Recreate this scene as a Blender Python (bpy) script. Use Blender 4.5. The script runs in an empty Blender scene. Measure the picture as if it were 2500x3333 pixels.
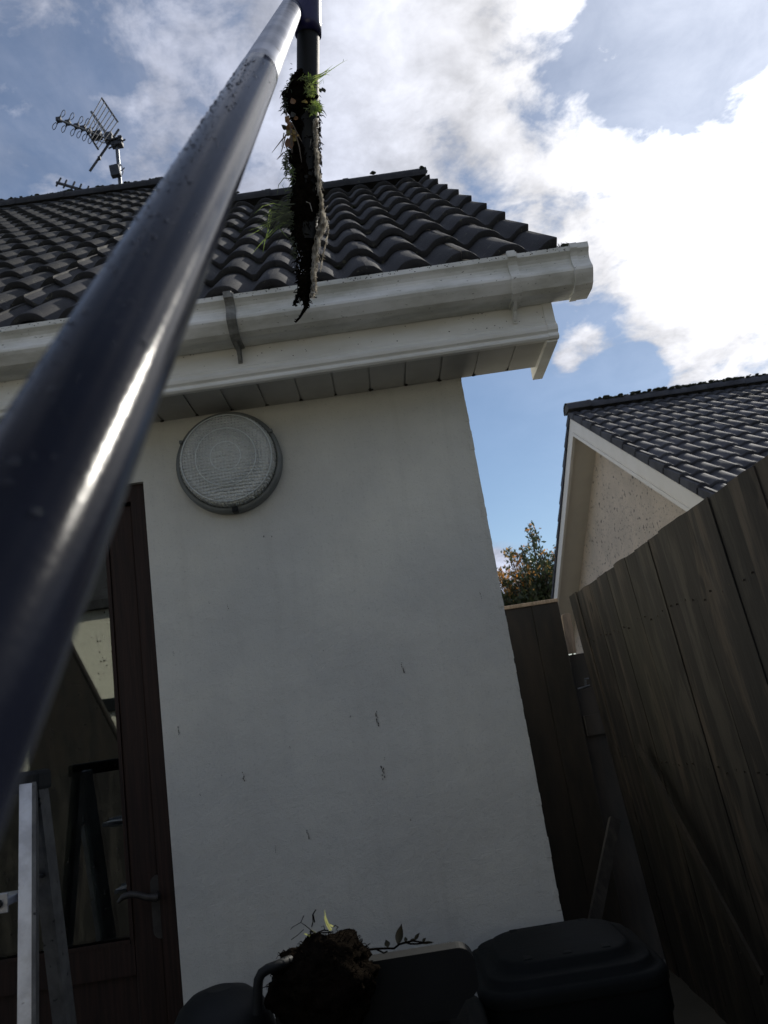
import bpy, bmesh, math, random
from mathutils import Vector, Matrix, noise as mnoise
R = math.radians
rnd = random.Random(7)
S = bpy.context.scene
col = S.collection

# ------------------------------------------------------------------ camera
CAM = Vector((-0.3365, -2.2039, 1.3338))
F_PX, YAW, PITCH, ROLL = 2584.0, 0.0221, 0.2503, 0.1539
fw = Vector((math.sin(YAW) * math.cos(PITCH), math.cos(YAW) * math.cos(PITCH), math.sin(PITCH)))
r0 = Vector((math.cos(YAW), -math.sin(YAW), 0))
u0 = r0.cross(fw)
cup = math.cos(ROLL) * u0 + math.sin(ROLL) * r0
crt = math.cos(ROLL) * r0 - math.sin(ROLL) * u0
cd = bpy.data.cameras.new('camera')
cam = bpy.data.objects.new('camera', cd)
col.objects.link(cam)
mw = Matrix.Identity(4)
for i in range(3):
    mw[i][0], mw[i][1], mw[i][2], mw[i][3] = crt[i], cup[i], -fw[i], CAM[i]
cam.matrix_world = mw
cd.sensor_fit = 'HORIZONTAL'
cd.sensor_width = 36
cd.lens = F_PX / 2500 * 36
cd.clip_start = 0.02
cd.clip_end = 500
cd.dof.use_dof = True
cd.dof.focus_distance = 2.35
cd.dof.aperture_fstop = 11
S.camera = cam


def at(px, py, y=None, x=None, z=None, d=None):
    """world point seen at photo pixel (px, py) on the plane y=, x= or z=, or at distance d"""
    v = (crt * ((px - 1250) / F_PX) - cup * ((py - 1666.5) / F_PX) + fw).normalized()
    if d is not None:
        return CAM + v * d
    if y is not None:
        t = (y - CAM.y) / v.y
    elif x is not None:
        t = (x - CAM.x) / v.x
    else:
        t = (z - CAM.z) / v.z
    return CAM + v * t


# ------------------------------------------------------------------ light
SUN_EL, SUN_AZ = R(36), R(48)          # azimuth from +y towards +x
sun_dir = Vector((math.cos(SUN_EL) * math.sin(SUN_AZ), math.cos(SUN_EL) * math.cos(SUN_AZ), math.sin(SUN_EL)))
sl = bpy.data.lights.new('sun', 'SUN')
sl.energy = 4.8
sl.angle = R(0.6)
sl.color = (1, 0.95, 0.86)
so = bpy.data.objects.new('sun', sl)
so.rotation_euler = sun_dir.to_track_quat('Z', 'Y').to_euler()
col.objects.link(so)
S.view_settings.view_transform = 'Standard'
S.view_settings.look = 'None'
S.view_settings.exposure = 0.0
S.view_settings.gamma = 1.0
S.cycles.max_bounces = 8
S.cycles.use_denoising = True

W = bpy.data.worlds.new('World')
S.world = W
W.use_nodes = True
nt = W.node_tree
nt.nodes.clear()


class NT:
    """tiny node helper"""
    def __init__(s, t):
        s.t = t

    def n(s, typ, **kw):
        nd = s.t.nodes.new(typ)
        for k, v in kw.items():
            if k.startswith('i_'):
                nd.inputs[k[2:].replace('_', ' ')].default_value = v
            else:
                setattr(nd, k, v)
        return nd

    def l(s, a, b):
        s.t.links.new(a, b)

    def val(s, sock, v):
        if isinstance(v, (int, float, tuple, list)):
            sock.default_value = v
        else:
            s.l(v, sock)

    def math(s, op, a, b=0.0, c=None, clamp=False):
        nd = s.n('ShaderNodeMath', operation=op)
        nd.use_clamp = clamp
        s.val(nd.inputs[0], a)
        s.val(nd.inputs[1], b)
        if c is not None:
            s.val(nd.inputs[2], c)
        return nd.outputs[0]

    def vmath(s, op, a, b=(0, 0, 0)):
        nd = s.n('ShaderNodeVectorMath', operation=op)
        s.val(nd.inputs[0], a)
        s.val(nd.inputs[1], b)
        return nd.outputs[1] if op in ('DOT_PRODUCT', 'DISTANCE', 'LENGTH') else nd.outputs[0]

    def mix(s, f, a, b, blend='MIX'):
        nd = s.n('ShaderNodeMix', data_type='RGBA', blend_type=blend)
        s.val(nd.inputs[0], f)
        s.val(nd.inputs[6], a if not isinstance(a, tuple) or len(a) == 4 else a + (1,))
        s.val(nd.inputs[7], b if not isinstance(b, tuple) or len(b) == 4 else b + (1,))
        return nd.outputs[2]

    def ramp(s, f, lo, hi, a=0.0, b=1.0, smooth=True):
        nd = s.n('ShaderNodeMapRange', interpolation_type='SMOOTHSTEP' if smooth else 'LINEAR')
        s.val(nd.inputs[0], f)
        for i, v in enumerate((lo, hi, a, b)):
            nd.inputs[i + 1].default_value = v
        return nd.outputs[0]

    def noise(s, vec, scale, detail=4, rough=0.55, dist=0.0, dim='3D'):
        nd = s.n('ShaderNodeTexNoise', noise_dimensions=dim)
        if vec is not None:
            s.l(vec, nd.inputs['Vector'])
        nd.inputs['Scale'].default_value = scale
        nd.inputs['Detail'].default_value = detail
        nd.inputs['Roughness'].default_value = rough
        nd.inputs['Distortion'].default_value = dist
        return nd.outputs[0]


w = NT(nt)
sky = w.n('ShaderNodeTexSky', sky_type='NISHITA')
sky.sun_disc = False
sky.sun_elevation = SUN_EL
sky.sun_rotation = SUN_AZ
sky.air_density = 1.0
sky.dust_density = 0.15
sky.ozone_density = 2.0
SKY_STR = 0.10
dirn = w.n('ShaderNodeTexCoord').outputs['Generated']
sep = w.n('ShaderNodeSeparateXYZ')
w.l(dirn, sep.inputs[0])
zc = w.math('ADD', w.math('MAXIMUM', sep.outputs[2], 0.0), 0.22)
cmb = w.n('ShaderNodeCombineXYZ')
w.l(w.math('DIVIDE', sep.outputs[0], zc), cmb.inputs[0])
w.l(w.math('DIVIDE', sep.outputs[1], zc), cmb.inputs[1])
cp = cmb.outputs[0]
big = w.noise(cp, 3.6, 10, 0.62, 0.2)
fine = w.noise(cp, 11.0, 9, 0.64, 0.4)
dens = w.math('ADD', w.math('MULTIPLY', big, 1.5), w.math('MULTIPLY', fine, 0.75))
dens = w.math('SUBTRACT', dens, 0.62)


def blob(px, py, rad, wt, sx=1.0):
    c = at(px * 1.507, py * 1.507, d=1.0) - CAM
    c.normalize()
    dd = w.vmath('DISTANCE', dirn, tuple(c))
    return w.math('MULTIPLY', w.ramp(dd, rad, rad * 0.15), wt)


for b in [  # photo position (display px), angular radius, weight
    (1480, 500, 0.26, 0.12), (1000, 330, 0.30, 0.10), (820, 120, 0.30, 0.14), (1050, 60, 0.20, 0.10),
    (1640, 330, 0.16, 0.30), (560, 300, 0.40, 0.10), (80, 420, 0.2, 0.10), (1530, 700, 0.17, 0.26),
    (1240, 190, 0.09, -0.34), (1490, 80, 0.14, -0.62), (1400, 190, 0.08, -0.14), (1380, 10, 0.08, -0.25),
    (1350, 88, 0.05, 0.50), (1250, 755, 0.050, 0.66), (1215, 795, 0.035, 0.50), (1320, 715, 0.045, 0.30),
    (1090, 950, 0.22, -0.75), (1300, 850, 0.12, -0.50), (1400, 790, 0.05, -0.25), (1320, 690, 0.05, -0.30),
    (1050, 1260, 0.07, 1.1), (1180, 1120, 0.10, -0.4), (1130, 290, 0.05, -0.12), (980, 385, 0.05, -0.15),
    (0, 330, 0.2, -0.22), (230, 200, 0.2, -0.06), (90, 60, 0.14, -0.10), (470, 640, 0.2, 0.06),
]:
    dens = w.math('ADD', dens, blob(*b))
mask = w.ramp(dens, 0.34, 0.72)
# cloud brightness: forward scattering towards the sun, thin lavender grey away from it
sd = w.vmath('DOT_PRODUCT', dirn, tuple(sun_dir))
g1 = w.ramp(sd, 0.72, 0.98)
g2 = w.ramp(sd, 0.90, 1.0)
thick = w.ramp(dens, 0.5, 1.0)
lum = w.math('ADD', 0.67, w.math('MULTIPLY', g1, 0.36))
lum = w.math('ADD', lum, w.math('MULTIPLY', g2, 1.8))
puff = w.noise(cp, 8.0, 9, 0.62, 0.3)
lum = w.math('MULTIPLY', lum, w.ramp(puff, 0.32, 0.68, 0.74, 1.22, False))
lum = w.math('MULTIPLY', lum, w.math('ADD', 0.86, w.math('MULTIPLY', thick, 0.3)))
ccol = w.mix(g1, (0.80, 0.86, 1.06), (1.0, 0.99, 1.0))
cl = w.n('ShaderNodeVectorMath', operation='SCALE')
w.l(ccol, cl.inputs[0])
w.l(lum, cl.inputs[3])
skyv = w.n('ShaderNodeVectorMath', operation='SCALE')
w.l(sky.outputs[0], skyv.inputs[0])
skyv.inputs[3].default_value = SKY_STR
veil = w.ramp(w.noise(cp, 2.2, 7, 0.6, 0.5), 0.34, 0.66, 0.12, 0.55)
veil = w.math('MULTIPLY', veil, w.ramp(dens, -0.10, 0.35))
veil = w.math('MULTIPLY', veil, w.math('SUBTRACT', 1.0, g1))
mask = w.math('MAXIMUM', mask, veil)
mask = w.math('MAXIMUM', mask, w.math('MULTIPLY', w.ramp(sd, 0.70, 0.97), 0.24))
fin = w.mix(mask, skyv.outputs[0], cl.outputs[0])
bg = w.n('ShaderNodeBackground')
w.l(fin, bg.inputs[0])
bg.inputs[1].default_value = 1.0
wo = w.n('ShaderNodeOutputWorld')
w.l(bg.outputs[0], wo.inputs[0])


# ------------------------------------------------------------------ materials
MATS = {}


def mat(name, c1, c2=None, rough=0.6, metal=0.0, nscale=6.0, ndetail=6, stretch=(1, 1, 1), bump=0.0, bscale=80.0,
        bdist=0.003, speck=None, speck_scale=60, speck_lo=0.64, spec=0.5, sss=0.0, rvar=0.0, lo=0.3, hi=0.7, coat=0.0):
    m = bpy.data.materials.new(name)
    m.use_nodes = True
    t = m.node_tree
    t.nodes.clear()
    k = NT(t)
    out = k.n('ShaderNodeOutputMaterial')
    p = k.n('ShaderNodeBsdfPrincipled')
    k.l(p.outputs[0], out.inputs[0])
    co = k.n('ShaderNodeTexCoord').outputs['Object']
    mp = k.n('ShaderNodeMapping')
    k.l(co, mp.inputs[0])
    mp.inputs['Scale'].default_value = stretch
    v = mp.outputs[0]
    n1 = k.noise(v, nscale, ndetail, 0.6)
    f = k.ramp(n1, lo, hi)
    c = k.mix(f, c1, c2 or tuple(x * 0.75 for x in c1))
    if speck:
        n2 = k.noise(v, speck_scale, 3, 0.6)
        c = k.mix(k.ramp(n2, speck_lo, speck_lo + 0.06), c, speck)
    k.l(c, p.inputs['Base Color'])
    if rvar:
        k.l(k.ramp(n1, 0.3, 0.7, rough - rvar, rough + rvar), p.inputs['Roughness'])
    else:
        p.inputs['Roughness'].default_value = rough
    p.inputs['Metallic'].default_value = metal
    p.inputs['Specular IOR Level'].default_value = spec
    if coat:
        p.inputs['Coat Weight'].default_value = coat
        p.inputs['Coat Roughness'].default_value = 0.08
    if bump:
        b = k.n('ShaderNodeBump')
        b.inputs['Strength'].default_value = bump
        b.inputs['Distance'].default_value = bdist
        k.l(k.noise(v, bscale, 5, 0.6), b.inputs['Height'])
        k.l(b.outputs[0], p.inputs['Normal'])
    MATS[name] = m
    m['_k'] = 1
    return m


def leafmat(name, c1, c2, trans=0.5, nscale=30):
    m = bpy.data.materials.new(name)
    m.use_nodes = True
    t = m.node_tree
    t.nodes.clear()
    k = NT(t)
    out = k.n('ShaderNodeOutputMaterial')
    co = k.n('ShaderNodeTexCoord').outputs['Object']
    c = k.mix(k.ramp(k.noise(co, nscale, 3), 0.35, 0.65), c1, c2)
    d = k.n('ShaderNodeBsdfDiffuse')
    tr = k.n('ShaderNodeBsdfTranslucent')
    g = k.n('ShaderNodeBsdfGlossy', i_Roughness=0.45)
    k.l(c, d.inputs[0])
    k.l(c, tr.inputs[0])
    mx = k.n('ShaderNodeMixShader')
    mx.inputs[0].default_value = trans
    k.l(d.outputs[0], mx.inputs[1])
    k.l(tr.outputs[0], mx.inputs[2])
    m2 = k.n('ShaderNodeMixShader')
    m2.inputs[0].default_value = 0.05
    k.l(mx.outputs[0], m2.inputs[1])
    k.l(g.outputs[0], m2.inputs[2])
    k.l(m2.outputs[0], out.inputs[0])
    return m


M_render = mat('smooth_render', (0.68, 0.665, 0.58), (0.56, 0.55, 0.49), rough=0.9, nscale=2.2, bump=0.9, bscale=330, bdist=0.0016,
               speck=(0.30, 0.29, 0.26), speck_scale=420, speck_lo=0.66)
# broad trowel blotches and faint run-down streaks in the render coat
k = NT(M_render.node_tree)
pr_ = [n for n in M_render.node_tree.nodes if n.type == 'BSDF_PRINCIPLED'][0]
old = pr_.inputs['Base Color'].links[0].from_socket
co = k.n('ShaderNodeTexCoord').outputs['Object']
mp = k.n('ShaderNodeMapping')
mp.inputs['Scale'].default_value = (9, 9, 0.9)
k.l(co, mp.inputs[0])
st = k.ramp(k.noise(mp.outputs[0], 2.2, 7, 0.62), 0.50, 0.74)
c_a = k.mix(k.math('MULTIPLY', st, 0.13), old, (0.30, 0.285, 0.235))
bl = k.ramp(k.noise(co, 1.3, 5, 0.55, 0.6), 0.38, 0.66)
c_b = k.mix(k.math('MULTIPLY', bl, 0.28), c_a, (0.42, 0.44, 0.44))
gr = k.ramp(k.noise(co, 150, 2, 0.5), 0.60, 0.70)
c_c = k.mix(k.math('MULTIPLY', gr, 0.22), c_b, (0.26, 0.25, 0.22))
k.l(c_c, pr_.inputs['Base Color'])
b1 = [n for n in M_render.node_tree.nodes if n.type == 'BUMP'][0]
b2 = k.n('ShaderNodeBump')
b2.inputs['Strength'].default_value = 0.5
b2.inputs['Distance'].default_value = 0.012
k.l(k.noise(co, 14, 6, 0.65), b2.inputs['Height'])
k.l(b2.outputs[0], b1.inputs['Normal'])
M_upvc = mat('white_upvc', (0.80, 0.80, 0.755), (0.68, 0.67, 0.61), rough=0.42, nscale=5, stretch=(1, 4, 4), bump=0.05, bscale=40,
             speck=(0.24, 0.22, 0.18), speck_scale=55, speck_lo=0.72, spec=0.4)
M_gutter = mat('gutter_plastic', (0.80, 0.80, 0.76), (0.52, 0.52, 0.46), rough=0.4, nscale=5, stretch=(1.2, 3, 3), bump=0.05, bscale=30,
               speck=(0.20, 0.20, 0.16), speck_scale=60, speck_lo=0.66, spec=0.45)
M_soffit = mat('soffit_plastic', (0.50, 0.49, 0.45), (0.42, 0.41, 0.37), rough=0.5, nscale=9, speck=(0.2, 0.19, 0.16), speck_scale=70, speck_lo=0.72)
M_grime = mat('grime', (0.03, 0.027, 0.02), (0.06, 0.05, 0.04), rough=0.95, bump=0.8, bscale=300)
M_tile = mat('concrete_tile', (0.026, 0.026, 0.029), (0.052, 0.052, 0.056), rough=0.78, nscale=16, bump=0.7, bscale=260, bdist=0.002,
             speck=(0.11, 0.11, 0.09), speck_scale=70, speck_lo=0.66, rvar=0.1, spec=0.22)
def weather(m, cell, lich, amt):
    k = NT(m.node_tree)
    p_ = [n for n in m.node_tree.nodes if n.type == 'BSDF_PRINCIPLED'][0]
    old = p_.inputs['Base Color'].links[0].from_socket
    co = k.n('ShaderNodeTexCoord').outputs['Object']
    big_ = k.ramp(k.noise(co, cell, 3, 0.5), 0.35, 0.65)
    c1_ = k.mix(k.math('MULTIPLY', big_, 0.55), old, (0.022, 0.022, 0.022))
    li = k.ramp(k.noise(co, 34, 6, 0.7, 0.8), 0.60, 0.68)
    c2_ = k.mix(k.math('MULTIPLY', li, amt), c1_, lich)
    k.l(c2_, p_.inputs['Base Color'])


M_tile_dark = mat('dark_concrete_tile', (0.017, 0.017, 0.018), (0.036, 0.036, 0.036), rough=0.8, nscale=16, bump=0.8, bscale=240, bdist=0.002,
                 speck=(0.13, 0.13, 0.11), speck_scale=75, speck_lo=0.63, rvar=0.1, spec=0.25)  # darker tile with more pale flecks for the taller left roof
weather(M_tile_dark, 3.5, (0.10, 0.10, 0.07), 0.6)
weather(M_tile, 3.5, (0.13, 0.13, 0.10), 0.6)
M_tile2 = mat('slate_grey_tile', (0.085, 0.088, 0.104), (0.052, 0.054, 0.066), rough=0.78, nscale=7, bump=0.4, bscale=200, bdist=0.002,
              speck=(0.09, 0.09, 0.08), speck_scale=50, speck_lo=0.66, spec=0.25)
weather(M_tile2, 2.5, (0.10, 0.10, 0.085), 0.6)
M_mortar = mat('mortar', (0.10, 0.10, 0.095), (0.05, 0.05, 0.048), rough=0.95, bump=0.9, bscale=150, bdist=0.004)
M_moss = mat('moss', (0.030, 0.036, 0.016), (0.012, 0.014, 0.008), rough=0.95, nscale=60, bump=0.9, bscale=300, bdist=0.004)
M_wood_door = mat('brown_door_foil', (0.030, 0.015, 0.010), (0.013, 0.007, 0.005), spec=0.25, rough=0.6, nscale=9, stretch=(14, 14, 0.5), bump=0.35, bscale=25, bdist=0.002)
M_fence = mat('weathered_fence_board', (0.064, 0.051, 0.039), (0.013, 0.011, 0.010), rough=0.85, nscale=3.2, ndetail=9, stretch=(3, 3, 0.5),
              bump=0.9, bscale=9, bdist=0.004, lo=0.36, hi=0.62)
def stain(m):
    k = NT(m.node_tree)
    p_ = [n for n in m.node_tree.nodes if n.type == 'BSDF_PRINCIPLED'][0]
    old = p_.inputs['Base Color'].links[0].from_socket
    co = k.n('ShaderNodeTexCoord').outputs['Object']
    mp = k.n('ShaderNodeMapping')
    mp.inputs['Scale'].default_value = (5, 5, 1.1)
    k.l(co, mp.inputs[0])
    a = k.ramp(k.noise(mp.outputs[0], 1.5, 6, 0.65, 0.9), 0.46, 0.58)
    c_ = k.mix(k.math('MULTIPLY', a, 0.9), old, (0.010, 0.009, 0.008))
    mp2 = k.n('ShaderNodeMapping')
    mp2.inputs['Scale'].default_value = (9, 9, 4)
    k.l(co, mp2.inputs[0])
    vo_ = k.n('ShaderNodeTexVoronoi', feature='F1')
    vo_.inputs['Scale'].default_value = 0.9
    k.l(mp2.outputs[0], vo_.inputs['Vector'])
    c_ = k.mix(k.ramp(vo_.outputs['Distance'], 0.16, 0.08), c_, (0.008, 0.007, 0.006))
    g_ = k.ramp(k.noise(co, 1.1, 4, 0.5), 0.5, 0.7)
    c_ = k.mix(k.math('MULTIPLY', g_, 0.35), c_, (0.026, 0.026, 0.015))
    k.l(c_, p_.inputs['Base Color'])


stain(M_fence)
M_fence_b = mat('weathered_fence_board_dark', (0.038, 0.034, 0.028), (0.010, 0.009, 0.008), rough=0.85, nscale=4.1, ndetail=9, stretch=(3, 3, 0.6),
                bump=0.9, bscale=9, bdist=0.004, lo=0.4, hi=0.62)
stain(M_fence_b)
M_gate = mat('gate_board', (0.030, 0.023, 0.017), (0.013, 0.012, 0.010), rough=0.8, nscale=6, stretch=(2, 2, 0.5), bump=0.8, bscale=14, bdist=0.003)
M_timber_lit = mat('sunlit_timber', (0.36, 0.27, 0.19), (0.20, 0.15, 0.10), rough=0.8, nscale=14, stretch=(6, 6, 0.6), bump=0.5, bscale=40)  # pale tone puts sunlight on the gate's top rail and latch post
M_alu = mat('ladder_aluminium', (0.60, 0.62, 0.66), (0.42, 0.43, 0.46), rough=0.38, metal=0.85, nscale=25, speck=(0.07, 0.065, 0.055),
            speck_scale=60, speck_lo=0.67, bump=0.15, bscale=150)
M_alu2 = mat('ladder_aluminium_dark', (0.16, 0.16, 0.155), (0.09, 0.09, 0.088), rough=0.55, metal=0.6, nscale=25,
             speck=(0.03, 0.03, 0.03), speck_scale=40, speck_lo=0.64)  # darker and less metallic than the front stiles
M_blackp = mat('black_plastic', (0.009, 0.0105, 0.011), (0.006, 0.007, 0.0075), rough=0.6, nscale=6, bump=0.2, bscale=60, spec=0.25)
M_binp = mat('bin_plastic', (0.0075, 0.009, 0.009), (0.0045, 0.0055, 0.0055), rough=0.66, nscale=4, bump=0.25, bscale=90, spec=0.1)
M_soil = mat('wet_soil', (0.0055, 0.0045, 0.0037), (0.012, 0.0095, 0.007), rough=0.92, nscale=60, bump=1.0, bscale=230, bdist=0.006, spec=0.0)
M_root = leafmat('pale_roots', (0.90, 0.87, 0.80), (0.38, 0.34, 0.27), 0.6, 90)
M_grass = leafmat('grass_green', (0.10, 0.17, 0.03), (0.19, 0.25, 0.06), 0.6)
M_grassd = leafmat('grass_dark', (0.016, 0.028, 0.009), (0.035, 0.055, 0.014), 0.35)
M_mossg = leafmat('moss_tuft_green', (0.12, 0.19, 0.035), (0.22, 0.27, 0.07), 0.6)
M_leafy = leafmat('yellow_leaf', (0.36, 0.32, 0.07), (0.42, 0.27, 0.08), 0.6)
M_leafb = leafmat('brown_leaf', (0.20, 0.09, 0.03), (0.30, 0.16, 0.06), 0.5)
M_leafk = leafmat('dead_leaf', (0.016, 0.018, 0.010), (0.03, 0.025, 0.014), 0.08)
M_treeg = leafmat('tree_leaf_green', (0.030, 0.050, 0.020), (0.065, 0.085, 0.030), 0.35, 2)
M_treeo = leafmat('tree_leaf_orange', (0.50, 0.20, 0.04), (0.45, 0.30, 0.10), 0.55, 2)
M_bark = mat('bark', (0.09, 0.07, 0.055), (0.05, 0.04, 0.03), rough=0.9, nscale=20, stretch=(3, 3, 0.6))
M_antenna = mat('antenna_metal', (0.05, 0.055, 0.065), (0.025, 0.028, 0.035), rough=0.6, metal=0.2, nscale=40)
M_mast = mat('mast_metal', (0.16, 0.17, 0.18), (0.09, 0.10, 0.11), rough=0.4, metal=0.8, nscale=30)
M_drash = mat('pebble_dash', (0.66, 0.57, 0.47), (0.55, 0.48, 0.40), rough=0.9, nscale=3, bump=1.0, bscale=38, bdist=0.02,
              speck=(0.13, 0.12, 0.105), speck_scale=26, speck_lo=0.60)
M_barge = mat('white_bargeboard', (0.72, 0.69, 0.63), (0.66, 0.63, 0.56), rough=0.5, nscale=3, speck=(0.3, 0.28, 0.24), speck_scale=20, speck_lo=0.75)
M_soffit2 = mat('cream_soffit_board', (0.58, 0.54, 0.46), (0.54, 0.50, 0.43), rough=0.6, nscale=4)
M_slab = mat('patio_slab', (0.075, 0.072, 0.066), (0.045, 0.044, 0.040), rough=0.85, nscale=1.5, bump=0.5, bscale=40)
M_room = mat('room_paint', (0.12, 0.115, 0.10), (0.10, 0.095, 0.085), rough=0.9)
M_rear = mat('cream_rear_render', (0.74, 0.70, 0.56), (0.68, 0.64, 0.52), rough=0.9, nscale=2, bump=0.5, bscale=60, bdist=0.004)
M_lampbase = mat('lamp_base_grey', (0.17, 0.18, 0.17), (0.12, 0.13, 0.12), rough=0.5, nscale=12)
M_handle = mat('dark_bronze_handle', (0.018, 0.016, 0.014), (0.035, 0.032, 0.028), rough=0.55, metal=0.1, nscale=60)

# the tube: dark anodised metal, scuffed pale near its top joint
m = mat('anodised_tube', (0.010, 0.012, 0.020), (0.005, 0.006, 0.011), rough=0.15, metal=0.0, spec=0.5, nscale=5, stretch=(1, 1, 1), bump=0.16, bscale=260, bdist=0.001,
        rvar=0.05)
M_tube = m
[n for n in m.node_tree.nodes if n.type == 'BSDF_PRINCIPLED'][0].inputs['IOR'].default_value = 1.12
_p = [n for n in m.node_tree.nodes if n.type == 'BSDF_PRINCIPLED'][0]
_p.inputs['Coat Weight'].default_value = 0.0
_p.inputs['Coat Roughness'].default_value = 0.09
_p.inputs['Coat IOR'].default_value = 1.13
M_tube2 = mat('bare_aluminium_tube', (0.36, 0.37, 0.41), (0.17, 0.18, 0.21), rough=0.36, metal=0.75, nscale=13, ndetail=9, bump=0.12, bscale=60, bdist=0.001,
              speck=(0.12, 0.12, 0.13), speck_scale=38, speck_lo=0.63)
M_navy = mat('navy_hose_cuff', (0.022, 0.019, 0.085), (0.010, 0.009, 0.045), rough=0.28, nscale=10, spec=0.4)


def glassmat(name, c, rough, ior, bump=False):
    m = bpy.data.materials.new(name)
    m.use_nodes = True
    k = NT(m.node_tree)
    p = m.node_tree.nodes['Principled BSDF']
    p.inputs['Base Color'].default_value = c + (1,)
    p.inputs['Roughness'].default_value = rough
    p.inputs['IOR'].default_value = ior
    p.inputs['Transmission Weight'].default_value = 1.0
    return m


M_glass = glassmat('window_glass', (0.70, 0.76, 0.73), 0.0, 1.85)
M_drop = glassmat('water', (1, 1, 1), 0.0, 1.33)
# ribbed lamp glass: dusty prismatic plastic
M_lens = bpy.data.materials.new('prismatic_lens')
M_lens.use_nodes = True
k = NT(M_lens.node_tree)
p = M_lens.node_tree.nodes['Principled BSDF']
p.inputs['Base Color'].default_value = (0.90, 0.91, 0.84, 1)
p.inputs['Roughness'].default_value = 0.22
p.inputs['Transmission Weight'].default_value = 0.45
p.inputs['IOR'].default_value = 1.45
co = k.n('ShaderNodeTexCoord').outputs['Object']
vo = k.n('ShaderNodeTexVoronoi', feature='F1')
vo.inputs['Scale'].default_value = 108
vo.inputs['Randomness'].default_value = 0.12
k.l(co, vo.inputs['Vector'])
b = k.n('ShaderNodeBump')
b.invert = True
b.inputs['Strength'].default_value = 1.0
b.inputs['Distance'].default_value = 0.012
k.l(vo.outputs['Distance'], b.inputs['Height'])
k.l(b.outputs[0], p.inputs['Normal'])


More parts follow.
